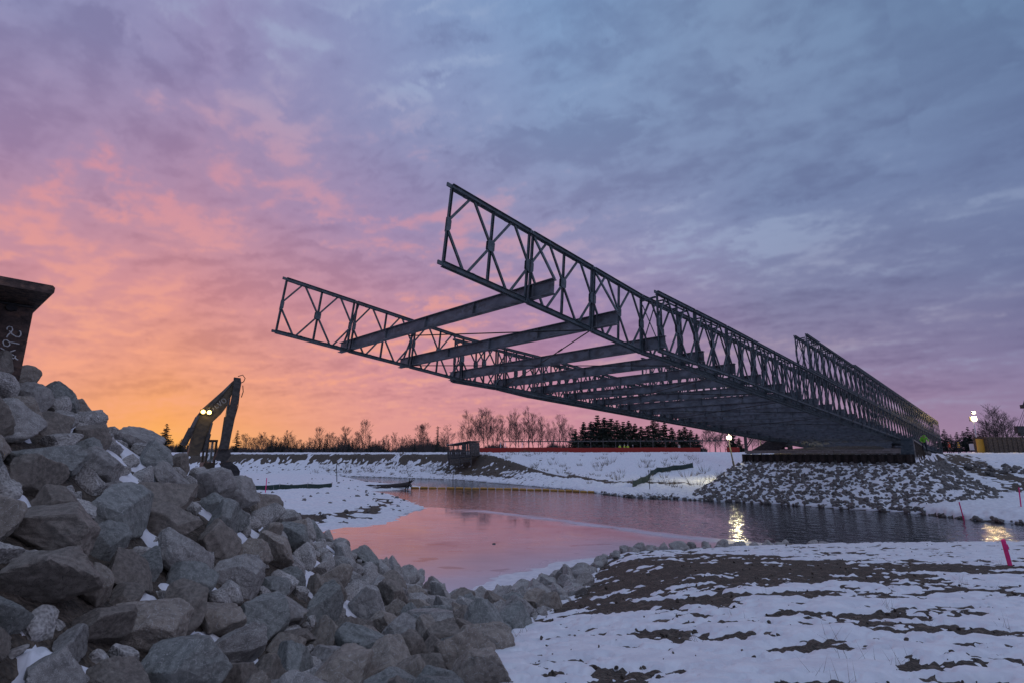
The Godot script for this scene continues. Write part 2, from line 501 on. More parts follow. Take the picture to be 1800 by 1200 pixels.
func snow_depth(x: float, d: float, h: float) -> float:
	# metres of snow above the soil; below zero the soil shows
	var a := n_big.get_noise_2d(x * 1.5, d * 2.9)
	var b := n_fine.get_noise_2d(x * 1.3, d * 2.6)
	if d < 30.0 and d < tab(TOE_X, TOE_D, x) + 1.0:
		var r := in_rocks(x, d)
		if r > 0.0:
			return lerpf(0.03, minf(0.32 * a + 0.24 * b - 0.10, 0.05), smoothstep(0.0, 0.7, r))
		var gx := (x - 4.0 - (d - 12.5) * 0.45) / 4.6
		var gd := (d - 12.3) / 4.4
		var soil := exp(-gx * gx - gd * gd)
		gx = (x - 9.0) / 3.0
		gd = (d - 12.4) / 1.2
		soil += 0.75 * exp(-gx * gx - gd * gd)
		var far_soil := 0.16 * smoothstep(4.0, 11.0, d)
		var c := n_fine.get_noise_2d(x * 4.1 + 40.0, d * 6.5)
		var ruts := n_mid.get_noise_2d(x * 1.2 + d * 0.5 + 90.0, d * 9.0)
		return clampf(0.075 * (a * 1.0 + b * 1.15 + c * 0.85 - 0.45 * smoothstep(0.16, 0.42, ruts) + 0.58 - soil * 1.18 - far_soil), -0.06, 0.045)
	var ad := abut_dist(x, d) if x > 8.0 else 99.0
	if x > 40.0 and d > 44.0 and d < 90.0:
		# the muddy site road that comes down beside the abutment
		var off := x - tab([44.0, 47.0, 54.0, 70.0, 90.0], [42.5, 45.5, 47.5, 57.0, 66.0], d)
		var road := exp(-pow(off / 2.6, 2.0))
		if road > 0.08: return 0.09 + 0.12 * b - 0.16 * road * (1.0 + 1.2 * n_fine.get_noise_2d(off * 1.6, d * 0.25))
	if ad < 0.5 and h > 4.0:
		return 0.05 * (b + 0.3 * a + (0.0 if abut_local(x, d).x > 60.0 else -0.25))
	if ad < 12.0 and h > 0.25 and 3.45 - 0.33 * ad > h - 0.4:
		return 0.095 + 0.26 * b
	var far_s := (d - tab(FAR_X, FAR_D, x)) * 0.9
	if far_s > 0.0:
		var wob := n_mid.get_noise_2d(x * 0.8, d * 0.8) * 1.6
		var s2 := far_s + wob
		if x < 8.0:
			# brown earth below the lip of the cut bank
			var edge := n_fine.get_noise_2d(x * 0.55, 7.0) * 1.4 + n_fine.get_noise_2d(x * 2.0, d * 0.6) * 0.9
			var lip := smoothstep(7.9, 9.5, s2 + 1.4 * edge) * (1.0 - smoothstep(10.9, 11.3, s2 + 0.2 * edge))
			lip *= smoothstep(-0.55, -0.1, n_big.get_noise_2d(x * 0.9, 40.0) + 0.10)
			var gaz := exp(-pow((x + 6.0) / 6.0, 2.0)) * smoothstep(2.5, 5.0, s2) * (1.0 - smoothstep(9.0, 11.0, s2))
			return 0.075 + 0.20 * b + 0.15 * n_fine.get_noise_2d(x * 2.6, d * 3.2) + 0.06 * a - 0.34 * lip * clampf(0.55 + 0.8 * n_fine.get_noise_2d(x * 0.9, d * 0.25) + 0.55 * (s2 - 9.4), 0.0, 1.2) - 0.26 * gaz * (0.9 + 1.9 * n_fine.get_noise_2d(x * 0.7 + d * 0.3, d * 1.1))
		var ledge := exp(-pow((far_s - 12.0 - 2.0 * a) / 1.6, 2.0)) * smoothstep(6.0, 9.0, x) * (1.0 - smoothstep(20.0, 24.0, x))
		var ledge2 := exp(-pow((x - 3.0) / 6.0, 2.0)) * exp(-pow((far_s - 16.0) / 4.0, 2.0))
		return 0.11 + 0.13 * b + 0.09 * n_fine.get_noise_2d(x * 2.6, d * 3.2) + 0.08 * a - 0.22 * ledge - 0.25 * ledge2
	if x < 0.0 and h > 0.0:
		var shore := poly_dist(Vector2(x, d))
		return 0.11 + 0.10 * b + 0.10 * a - 0.17 * exp(-pow((shore - 2.4 - 1.5 * a) / 1.0, 2.0)) * smoothstep(60.0, 40.0, d) - (0.10 if d > 46.0 else 0.0) * smoothstep(0.0, 0.3, b)
	# on the ice: a snow rim along the near shore and round the bar
	if h <= 0.0:
		var toe := d - tab(TOE_X, TOE_D, x)
		var rim := 0.0
		if toe > 0.0:
			rim = 4.0 * smoothstep(-5.0, 1.0, x) * (1.0 - smoothstep(5.0, 9.5, x)) + 0.5 - toe
		var bd := -poly_dist(Vector2(x, d))
		if x < 0.0: rim = maxf(rim, 1.6 * smoothstep(42.0, 35.0, d) - bd)
		return 0.004 - h + 0.04 * clampf(rim + 0.9 * a + 0.35 * b, -0.8, 0.8) if rim > -1.5 else -1.0
	return 0.08 + 0.06 * b

func make_terrain() -> void:
	var angles := PackedFloat32Array()
	var a := -178.0
	while a < 178.01:
		angles.append(deg_to_rad(a))
		a += 0.175 if absf(a) < 47.5 else 0.6 if absf(a) < 60.0 else 6.0
	var radii := PackedFloat32Array()
	var r := 0.8
	while r < 1500.0:
		radii.append(r)
		r *= 1.10 if r < 2.4 else 1.011 if r < 34.0 else 1.0085 if r < 50.0 else 1.0045 if r < 135.0 else 1.06
	var nc := angles.size()
	var nr := radii.size()
	var heights := PackedFloat32Array()
	heights.resize(nr * nc)
	for j in nr:
		for i in nc:
			heights[j * nc + i] = land(radii[j] * sin(angles[i]), radii[j] * cos(angles[i]))
	for pass_ in 2:
		var snow := pass_ == 1
		var step := 1 if snow else 2
		var cols := []
		for i in range(0, nc, step): cols.append(i)
		var rws := []
		for j in range(0, nr, step): rws.append(j)
		var v := PackedVector3Array()
		v.resize(cols.size() * rws.size())
		var keep := PackedByteArray()
		keep.resize(v.size())
		var at := 0
		for j in rws:
			var rr := radii[j]
			for i in cols:
				var x := rr * sin(angles[i])
				var d := rr * cos(angles[i])
				var h := heights[j * nc + i]
				if snow:
					var t := snow_depth(x, d, h)
					keep[at] = 1 if t > -0.12 else 0
					h += t
				else:
					if d < 28.0 and h > -0.5: h += 0.03 * n_fine.get_noise_2d(x * 6.0, d * 6.0) + 0.02 * n_fine.get_noise_2d(x * 17.0, d * 17.0)
					keep[at] = 1
				v[at] = Vector3(x, h, -d)
				at += 1
		var w := cols.size()
		var idx := PackedInt32Array()
		for j in rws.size() - 1:
			for i in w - 1:
				var q := j * w + i
				if keep[q] or keep[q + 1] or keep[q + w] or keep[q + w + 1]:
					idx.append_array([q, q + w, q + w + 1, q, q + w + 1, q + 1])
		var nrm := PackedVector3Array()
		nrm.resize(v.size())
		for j in rws.size():
			for i in w:
				var q := j * w + i
				var l := v[q - 1] if i > 0 else v[q]
				var rt := v[q + 1] if i < w - 1 else v[q]
				var nn := v[q - w] if j > 0 else v[q]
				var ff := v[q + w] if j < rws.size() - 1 else v[q]
				nrm[q] = (rt - l).cross(ff - nn).normalized()
				if nrm[q].y < 0.0: nrm[q] = -nrm[q]
		var arr := []
		arr.resize(Mesh.ARRAY_MAX)
		arr[Mesh.ARRAY_VERTEX] = v
		arr[Mesh.ARRAY_NORMAL] = nrm
		arr[Mesh.ARRAY_INDEX] = idx
		var mesh := ArrayMesh.new()
		mesh.add_surface_from_arrays(Mesh.PRIMITIVE_TRIANGLES, arr)
		var o := part("snow_cover" if snow else "ground", mesh, M.snow if snow else M.soil, self)
		tag(o, "", "", "", "structure")

func make_water() -> void:
	var st := begin()
	quad(st, Vector3(-220, 0, -6), Vector3(-220, 0, -170), Vector3(300, 0, -170), Vector3(300, 0, -6))
	tag(part("river", st.commit(), M.water, self), "", "", "", "structure")
	# the sheet of ice that fills the near bay
	var edge := [Vector2(-16, 47), Vector2(-7.4, 45.2), Vector2(-2.25, 42.7), Vector2(3.8, 36.3), Vector2(9.4, 29.9), Vector2(14.0, 26.4), Vector2(19.0, 25.4), Vector2(19.0, 20.0), Vector2(6.0, 16.0), Vector2(-2.0, 12.0), Vector2(-16.0, 12.0)]
	var line := PackedVector2Array()
	for i in edge.size():
		var p: Vector2 = edge[i]
		var q: Vector2 = edge[(i + 1) % edge.size()]
		for k in 14:
			var m := p.lerp(q, k / 14.0)
			if i < 6: m += Vector2(0.3, 1.0) * 0.5 * n_fine.get_noise_2d(m.x * 1.0, m.y * 1.0)
			line.append(m)
	var idx := Geometry2D.triangulate_polygon(line)
	st = begin()
	for i in range(0, idx.size(), 3):
		var t := [line[idx[i]], line[idx[i + 1]], line[idx[i + 2]]]
		if (t[1] - t[0]).cross(t[2] - t[0]) > 0.0: t.reverse()
		for p in t:
			st.set_normal(Vector3.UP)
			st.set_uv(Vector2((p.x + 18.0) / 40.0, (p.y - 10.0) / 40.0))
			st.add_vertex(Vector3(p.x, 0.012, -p.y))
	var S := 768
	var col := PackedByteArray()
	col.resize(S * S * 3)
	var rough := PackedByteArray()
	rough.resize(S * S)
	for j in S:
		var d := 10.0 + 40.0 * (j + 0.5) / S
		for i in S:
			var x := -18.0 + 40.0 * (i + 0.5) / S
			var e := tab([-16.0, -7.4, -2.25, 3.8, 9.4, 14.0, 19.0], [47.0, 45.2, 42.7, 36.3, 29.9, 26.4, 25.4], x) - d
			var a := n_big.get_noise_2d(x * 0.5, d * 0.9)
			var b := n_fine.get_noise_2d(x * 0.8, d * 1.5)
			var c := n_mid.get_noise_2d(x * 3.0, d * 7.0)
			var ridge := exp(-pow((e - 0.9 - 0.6 * a) / 0.95, 2.0)) * smoothstep(-5.0, -1.0, x)
			var wet := exp(-pow((e - 4.0 - 2.0 * a) / 2.0, 2.0)) * smoothstep(-4.0, 3.0, x) * 0.7
			var toe := d - tab(TOE_X, TOE_D, x)
			var white := smoothstep(11.0, 1.0, toe + 3.0 * a + 1.5 * b) * smoothstep(14.0, 3.0, x)
			var dabs := smoothstep(0.42, 0.60, n_mid.get_noise_2d(x * 3.0 + 50.0, d * 5.0))
			var k := clampf(0.25 + 0.12 * a + 0.09 * b + 0.05 * c + 0.30 * ridge - 0.24 * wet + 0.34 * white - 0.18 * dabs, 0.03, 0.85)
			var q := Color(k * 0.97, k * 0.98, k * 1.10).linear_to_srgb()
			col[(j * S + i) * 3] = int(clampf(q.r, 0, 1) * 255)
			col[(j * S + i) * 3 + 1] = int(clampf(q.g, 0, 1) * 255)
			col[(j * S + i) * 3 + 2] = int(clampf(q.b, 0, 1) * 255)
			rough[j * S + i] = int(255 * clampf(0.085 + 0.09 * b + 0.05 * a + 0.30 * ridge + 0.30 * white - 0.06 * wet, 0.05, 0.8))
	var ice := StandardMaterial3D.new()
	ice.albedo_texture = ImageTexture.create_from_image(Image.create_from_data(S, S, false, Image.FORMAT_RGB8, col))
	ice.roughness = 1.0
	ice.roughness_texture = ImageTexture.create_from_image(Image.create_from_data(S, S, false, Image.FORMAT_L8, rough))
	ice.metallic_specular = 0.55
	ice.texture_repeat = false
	tag(part("river_ice", st.commit(), ice, self), "", "", "", "structure")

# ------------------------------------------------------------------ rocks
func icosphere(level: int) -> Array:
	var t := (1.0 + sqrt(5.0)) / 2.0
	var v := [Vector3(-1, t, 0), Vector3(1, t, 0), Vector3(-1, -t, 0), Vector3(1, -t, 0), Vector3(0, -1, t), Vector3(0, 1, t), Vector3(0, -1, -t), Vector3(0, 1, -t), Vector3(t, 0, -1), Vector3(t, 0, 1), Vector3(-t, 0, -1), Vector3(-t, 0, 1)]
	for i in v.size(): v[i] = v[i].normalized()
	var f := [0, 11, 5, 0, 5, 1, 0, 1, 7, 0, 7, 10, 0, 10, 11, 1, 5, 9, 5, 11, 4, 11, 10, 2, 10, 7, 6, 7, 1, 8, 3, 9, 4, 3, 4, 2, 3, 2, 6, 3, 6, 8, 3, 8, 9, 4, 9, 5, 2, 4, 11, 6, 2, 10, 8, 6, 7, 9, 8, 1]
	for l in level:
		var mids := {}
		var g := []
		for i in range(0, f.size(), 3):
			var m := []
			for e in 3:
				var p: int = f[i + e]
				var q: int = f[i + (e + 1) % 3]
				var key := mini(p, q) * 100000 + maxi(p, q)
				if not mids.has(key):
					mids[key] = v.size()
					v.append((v[p] + v[q]).normalized())
				m.append(mids[key])
			g.append_array([f[i], m[0], m[2], f[i + 1], m[1], m[0], f[i + 2], m[2], m[1], m[0], m[1], m[2]])
		f = g
	return [v, f]

func rock_mesh(s: int, level: int, rough := 1.0, crisp := true) -> ArrayMesh:
	var r := RandomNumberGenerator.new()
	r.seed = s
	var planes := []
	for i in 17:
		var n := Vector3(r.randfn(), r.randfn(), r.randfn()).normalized()
		planes.append([n, r.randf_range(0.52, 0.95)])
	var stretch := Vector3(r.randf_range(0.95, 1.35), r.randf_range(0.62, 0.85), r.randf_range(0.8, 1.05))
	var ico := icosphere(level)
	var v := PackedVector3Array()
	for p in ico[0]:
		var rad := 1.05
		for pl in planes:
			var c: float = p.dot(pl[0])
			if c > 0.05: rad = softmin(rad, pl[1] / c, 0.014)
		var q: Vector3 = p * rad
		var o := q + Vector3(s * 7.3, 0, 0)
		rad += rough * (0.075 * n_fine.get_noise_3dv(o * 1.3) + 0.042 * n_fine.get_noise_3dv(o * 3.6) + 0.015 * n_fine.get_noise_3dv(o * 10.0))
		v.append(p * rad * stretch)
	var idx := PackedInt32Array(ico[1])
	var nrm := PackedVector3Array()
	nrm.resize(v.size())
	for i in range(0, idx.size(), 3):
		if crisp: break
		var n := (v[idx[i + 1]] - v[idx[i]]).cross(v[idx[i + 2]] - v[idx[i]])
		for e in 3: nrm[idx[i + e]] += n
	for i in nrm.size():
		if crisp: break
		nrm[i] = nrm[i].normalized()
		if nrm[i].dot(v[i]) < 0.0: nrm[i] = -nrm[i]
	var a := v[idx[0]]
	if (v[idx[1]] - a).cross(v[idx[2]] - a).dot(a) > 0.0:
		for i in range(0, idx.size(), 3):
			var k := idx[i + 1]
			idx[i + 1] = idx[i + 2]
			idx[i + 2] = k
	var arr := []
	arr.resize(Mesh.ARRAY_MAX)
	arr[Mesh.ARRAY_VERTEX] = v
	if not crisp: arr[Mesh.ARRAY_NORMAL] = nrm
	arr[Mesh.ARRAY_INDEX] = idx
	if crisp:
		# one normal for each small face, so that broken edges stay sharp
		var fv := PackedVector3Array()
		var fn := PackedVector3Array()
		for i in range(0, idx.size(), 3):
			var n := (v[idx[i + 2]] - v[idx[i]]).cross(v[idx[i + 1]] - v[idx[i]]).normalized()
			for e in 3:
				fv.append(v[idx[i + e]])
				fn.append(n)
		arr[Mesh.ARRAY_VERTEX] = fv
		arr[Mesh.ARRAY_NORMAL] = fn
		arr[Mesh.ARRAY_INDEX] = null
	var m := ArrayMesh.new()
	m.add_surface_from_arrays(Mesh.PRIMITIVE_TRIANGLES, arr)
	return m

func ground_normal(x: float, d: float, e := 0.3) -> Vector3:
	return Vector3(land(x - e, d) - land(x + e, d), 2.0 * e, land(x, d + e) - land(x, d - e)).normalized()

func merged(coarse: Array, finest: Array, spots: Array) -> ArrayMesh:
	var st := begin()
	for s in spots:
		var from: Array = coarse if s[2] < 650 else finest
		st.append_from(from[s[1] % from.size()], 0, s[0])
	return st.commit()

func scatter_rocks(parent: Node3D, picks: Array, meshes: Array, coarse: Array, finest: Array, mats: Array, called: String, rest_name: String) -> void:
	# picks: [transform, shown size]
	picks.sort_custom(func(p, q): return p[1] > q[1])
	var rest := []
	for i in picks.size():
		var k := rng.randi() % meshes.size()
		if i < 300:
			var o := part(called, meshes[k], mats[rng.randi() % mats.size()], parent, picks[i][0])
			o.name = child_name(called, parent) if i < 0 else o.name
		else:
			rest.append([picks[i][0], k, i])
	if rest.size():
		var o := part(rest_name, merged(coarse, finest, rest), mats[0], parent)
		tag(o, "", "", "", "stuff")

func settle(x: float, d: float, size: float, up: float, flat := 0.6) -> Transform3D:
	var n := ground_normal(x, d).lerp(Vector3(rng.randfn(), rng.randfn(), rng.randfn()).normalized(), flat).normalized()
	var t := n.cross(Vector3(rng.randfn(), rng.randfn(), rng.randfn())).normalized()
	var b := Basis(t, n, t.cross(n)).scaled_local(Vector3.ONE * size)
	return Transform3D(b, Vector3(x, land(x, d), -d) + ground_normal(x, d) * size * up)

func make_rocks() -> void:
	var near := []
	for k in 14: near.append(rock_mesh(100 + k, 4))
	var mid := []
	for k in 8: mid.append(rock_mesh(200 + k, 3))
	var small := []
	for k in 6: small.append(rock_mesh(220 + k, 2))
	var slope := Node3D.new()
	slope.name = numbered("rock_slope")
	add_child(slope, true)
	tag(slope, "heap of angular grey boulders sloping from the steel beam down to the ice", "", "", "structure")
	var near_by := {}
	var picks := []
	# the big ones that stand out, then ever smaller ones in the gaps
	var big := [[-3.02, 3.55, 0.34], [-3.6, 5.4, 0.36], [-3.3, 4.5, 0.32], [-4.4, 6.4, 0.38], [-4.0, 7.6, 0.38], [-2.25, 4.25, 0.24], [-4.2, 8.8, 0.40], [-3.6, 9.6, 0.36], [-2.9, 6.6, 0.34], [-3.85, 4.35, 0.30], [-4.35, 4.45, 0.33]]
	for b in big:
		near_by.get_or_add(int(floor(b[0] / 0.6)) * 1000 + int(floor(b[1] / 0.6)), []).append(Vector3(b[0], b[1], b[2]))
		picks.append([settle(b[0], b[1], b[2], 0.25, 0.35), b[2] / b[1]])
	for round_ in 4:
		var tries: int = [6000, 9000, 15000, 20000][round_]
		for i in tries:
			var d := 1.4 + 24.0 * pow(rng.randf(), 1.5)
			var x := rng.randf_range(-9.5, 14.0)
			if i % 3 == 0:
				d = rng.randf_range(1.3, 5.5)
				x = rng.randf_range(-1.35, 0.0) * d - 0.3
			if in_rocks(x, d) < 0.0: continue
			var toe := tab(TOE_X, TOE_D, x) - d
			if x < -5.8 and d < 3.0 and x < -2.5 * d: continue
			if d > 11.0 and x < -6.0: continue
			var lo: float = [0.25, 0.18, 0.12, 0.075][round_]
			var size := lo * rng.randf_range(0.85, 1.4) * clampf(0.30 + 0.115 * sqrt(x * x + d * d), 0.60, 1.0)
			if x > 3.0 and toe < 3.0: size *= 0.85
			var clear := true
			var cx := int(floor(x / 0.6))
			var cd := int(floor(d / 0.6))
			for ci in range(cx - 1, cx + 2):
				for cj in range(cd - 1, cd + 2):
					for p in near_by.get(ci * 1000 + cj, []):
						var gap: float = (p.z + size) * 0.72
						if Vector2(p.x - x, p.y - d).length_squared() < gap * gap:
							clear = false
							break
			if clear:
				near_by.get_or_add(cx * 1000 + cd, []).append(Vector3(x, d, size))
				picks.append([settle(x, d, size, 0.30 - 0.16 * round_ * 0.5, 0.55), size / sqrt(x * x + d * d)])
	print("near rocks ", picks.size())
	scatter_rocks(slope, picks, near, mid, small, M.rocks, "boulder", "small_stones")
	# stone facing of the far abutment
	var far := []
	for k in 8: far.append(rock_mesh(300 + k, 2, 1.3))
	var tiny := []
	for k in 6: tiny.append(rock_mesh(400 + k, 1, 1.3))
	var facing := Node3D.new()
	facing.name = numbered("stone_facing")
	add_child(facing, true)
	tag(facing, "snow dusted stone facing below the sheet pile abutment", "", "", "structure")
	picks = []
	for i in 9000:
		var q := Vector2(rng.randf_range(41.0, 74.0), rng.randf_range(-20.0, 9.5))
		var x := TIP.x + q.x * sin(HEADING) + q.y * cos(HEADING)
		var d := -TIP.z + q.x * cos(HEADING) - q.y * sin(HEADING)
		var a := abut_dist(x, d)
		var h := land(x, d)
		if a <= 0.05 or h < 0.02 or a > 11.0 or h > 3.45 - 0.33 * a + 0.25: continue
		if q.x > 62.0 and q.y < 0.0: continue
		var size := 0.13 + 0.17 * pow(rng.randf(), 1.5)
		picks.append([settle(x, d, size, 0.32, 0.6), size / d])
	print("far rocks ", picks.size())
	scatter_rocks(facing, picks, far, tiny, tiny, [M.far_rock], "stone", "smaller_stones")
	# stones on the bar, on the right hand bench and along the water
	var shore := Node3D.new()
	shore.name = numbered("shore_stones")
	add_child(shore, true)
	tag(shore, "scattered stones along the snowy river edge", "", "", "structure")
	picks = []
	for i in 900:
		var x := 0.0
		var d := 0.0
		var mode := i % 3
		if mode == 0:
			d = rng.randf_range(33.0, 80.0)
			x = rng.randf_range(-0.5, -0.2) * d
			var s := poly_dist(Vector2(x, d))
			if s < 0.1 or s > 4.0 and rng.randf() < 0.8: continue
		elif mode == 1:
			x = rng.randf_range(36.0, 66.0)
			d = rng.randf_range(46.0, 62.0)
			var far_s := (d - tab(FAR_X, FAR_D, x)) * 0.9
			if absf(far_s - 19.0) > 2.6: continue
		else:
			x = rng.randf_range(10.0, 33.0)
			d = tab(FAR_X, FAR_D, x) + rng.randf_range(-0.2, 0.7)
		var size := rng.randf_range(0.09, 0.24) if mode != 1 else rng.randf_range(0.2, 0.36)
		picks.append([settle(x, d, size, 0.3 if mode != 1 else 0.55), size / d])
	scatter_rocks(shore, picks, tiny, tiny, tiny, [M.far_rock], "stone", "smaller_stones")

func make_ice_debris() -> void:
	var k := 0
	for q in [[-0.9, 27.0, 0.09, "small dark stone frozen into the pink ice off the rocky shore"]]:
		tag(part("ice_stone", rock_mesh(610 + k, 2), M.far_rock, self, Transform3D(Basis().scaled(Vector3.ONE * q[2]), Vector3(q[0], 0.02, -q[1]))), q[3], "stone")
		k += 1

func make_clods() -> void:
	# small stones and clods that lie in the bare soil and stick out of the thin snow
	var kinds := []
	for k in 4: kinds.append(rock_mesh(500 + k, 1, 1.6))
	var st := begin()
	for i in 5200:
		var d := 2.6 + 22.0 * pow(rng.randf(), 1.3)
		var x := rng.randf_range(-0.3, 1.15) * d
		if in_rocks(x, d) > -0.1 or d > tab(TOE_X, TOE_D, x) - 0.4: continue
		var t := snow_depth(x, d, 1.0)
		if t > 0.004 and rng.randf() > 0.05: continue
		if t < -0.03 and rng.randf() < 0.5: continue
		var size := 0.006 + 0.022 * pow(rng.randf(), 3.0) + (0.02 if rng.randf() < 0.03 else 0.0)
		st.append_from(kinds[i % 4], 0, settle(x, d, size, 0.6).translated(Vector3(0, maxf(t, 0.0), 0)))
	tag(part("soil_clods", st.commit(), M.soil, self), "", "", "", "stuff")
	st = begin()
	for i in 90:
		var d := 3.0 + 18.0 * rng.randf()
		var x := rng.randf_range(-0.1, 1.1) * d
		if in_rocks(x, d) > -0.2 or d > tab(TOE_X, TOE_D, x) - 0.5: continue
		for k in 5:
			var b := Vector3(x + rng.randfn() * 0.05, land(x, d), -d + rng.randfn() * 0.05)
			var tip := b + Vector3(rng.randfn() * 0.07, rng.randf_range(0.06, 0.20), rng.randfn() * 0.07)
			tri(st, b - Vector3(0.002, 0, 0), tip, b + Vector3(0.002, 0, 0))
	tag(part("dry_stalks", st.commit(), M.grass, self), "", "", "", "stuff")

# ------------------------------------------------------------------ bridge
func along(n: float) -> Vector2:
	var u := 0.0
	var v := 0.0
	var from := 0.0
	for i in 4:
		var to: float = BREAKS[i] if i < 3 else 1e9
		var len := clampf(n - from, 0.0, to - from) * PANEL
		u += len * cos(TILTS[i])
		v -= len * sin(TILTS[i])
		from = to
	return Vector2(u, v)

func tilt_at(n: float) -> float:
	for i in 3:
		if n < BREAKS[i] - 1e-6: return TILTS[i]
	return TILTS[3]

func bridge_at(n: float, across: float, up: float, tilt := -1.0) -> Vector3:
	var p := along(n)
	var e := tilt_at(n) if tilt < 0.0 else tilt
	var u := p.x + up * sin(e)
	var v := p.y + up * cos(e)
	return Vector3(TIP.x + u * sin(HEADING) + across * cos(HEADING), TIP.y + v, TIP.z - u * cos(HEADING) + across * sin(HEADING))

func bridge_frame(n: float, across: float, up: float) -> Transform3D:
	# local x along the bridge, y up across the panel, z across the bridge
	var e := tilt_at(n + 0.01)
	var ux := Vector3(cos(e) * sin(HEADING), -sin(e), -cos(e) * cos(HEADING))
	var uz := Vector3(cos(HEADING), 0, sin(HEADING))
	var uy := uz.cross(ux)
	return Transform3D(Basis(ux, uy, uz), bridge_at(n, across, up, e))

func channel(st: SurfaceTool, a: Vector3, b: Vector3, side: float, h := 0.125) -> void:
	# one rolled channel along x; its web on one side, flanges outwards
	var mid := (a + b) * 0.5
	var len := absf(b.x - a.x)
	bx(st, mid + Vector3(0, 0, side * 0.030), Vector3(len, h - 0.022, 0.012))
	bx(st, mid + Vector3(0, h * 0.5 - 0.0055, side * 0.050), Vector3(len, 0.011, 0.052))
	bx(st, mid + Vector3(0, -h * 0.5 + 0.0055, side * 0.050), Vector3(len, 0.011, 0.052))

func chord_mesh(y: float) -> ArrayMesh:
	var st := begin()
	for s in [-1.0, 1.0]:
		channel(st, Vector3(0.06, y, 0), Vector3(PANEL - 0.06, y, 0), s)
	# lugs at both ends with their pin hole bosses
	bx(st, Vector3(-0.01, y, 0), Vector3(0.16, 0.10, 0.040))
	for s in [-1.0, 1.0]:
		bx(st, Vector3(PANEL - 0.02, y, s * 0.052), Vector3(0.16, 0.10, 0.026))
	tube(st, [Vector3(PANEL, y, -0.085), Vector3(PANEL, y, 0.085)], [0.024], 8)
	for x in [0.55, 1.0, 2.05, 2.5]:
		bx(st, Vector3(x, y - 0.0675 * signf(y - 1.0), 0), Vector3(0.10, 0.012, 0.14))
	return st.commit()

func panel_pieces() -> Dictionary:
	var out := {"chord": [], "post": [], "gusset_plate": [], "brace": []}
	for y in [0.0, TALL]: out.chord.append(chord_mesh(y))
	var xs := [0.075, PANEL * 0.5, PANEL - 0.075]
	var lo := 0.055
	var hi := TALL - 0.055
	for i in 3:
		var st := begin()
		var w := 0.075
		bx(st, Vector3(xs[i], TALL * 0.5, -0.018), Vector3(w, hi - lo, 0.010))
		for s in [-1.0, 1.0]:
			bx(st, Vector3(xs[i] + s * (w * 0.5 - 0.005), TALL * 0.5, 0.010), Vector3(0.010, hi - lo, 0.046))
		out.post.append(st.commit())
		st = begin()
		var half := 0.12
		var pl := [Vector2(-half, -0.11), Vector2(-0.07, -0.16), Vector2(0.07, -0.16), Vector2(half, -0.11), Vector2(half, 0.11), Vector2(0.07, 0.16), Vector2(-0.07, 0.16), Vector2(-half, 0.11)]
		if i == 0: pl = [Vector2(-0.045, -0.20), Vector2(0.04, -0.17), Vector2(0.075, -0.11), Vector2(0.075, 0.11), Vector2(0.04, 0.17), Vector2(-0.045, 0.20)]
		if i == 2: pl = [Vector2(0.045, -0.20), Vector2(-0.04, -0.17), Vector2(-0.075, -0.11), Vector2(-0.075, 0.11), Vector2(-0.04, 0.17), Vector2(0.045, 0.20)]
		prism(st, pl.map(func(p): return p + Vector2(xs[i], TALL * 0.5)), -0.040, -0.026)
		prism(st, pl.map(func(p): return p + Vector2(xs[i], TALL * 0.5)), 0.035, 0.047)
		out.gusset_plate.append(st.commit())
	for q in [PANEL * 0.25, PANEL * 0.75]:
		for s in [-1.0, 1.0]:
			for v in [0, 1]:
				var st := begin()
				var y0 := lo if v == 0 else hi
				var y1 := TALL * 0.5 + (-0.13 if v == 0 else 0.13)
				var x1: float = (0.09 if q < PANEL * 0.5 else PANEL * 0.5 + 0.07) if s < 0 else (PANEL * 0.5 - 0.07 if q < PANEL * 0.5 else PANEL - 0.09)
				var a := Vector3(q + s * 0.07, y0, 0.004 * s)
				var b := Vector3(x1, y1, 0.004 * s)
				bar(st, a, b, 0.012, 0.062, Vector3(0, 0, 1).cross(b - a))
				bar(st, a + Vector3(0, 0, -0.0195 + 0.0), b + Vector3(0, 0, -0.0195), 0.010, 0.062, Vector3(0, 0, 1).cross(b - a))
				bar(st, a + Vector3(0, 0, 0.022), b + Vector3(0, 0, 0.022), 0.010, 0.062, Vector3(0, 0, 1).cross(b - a))
				out.brace.append(st.commit())
	return out

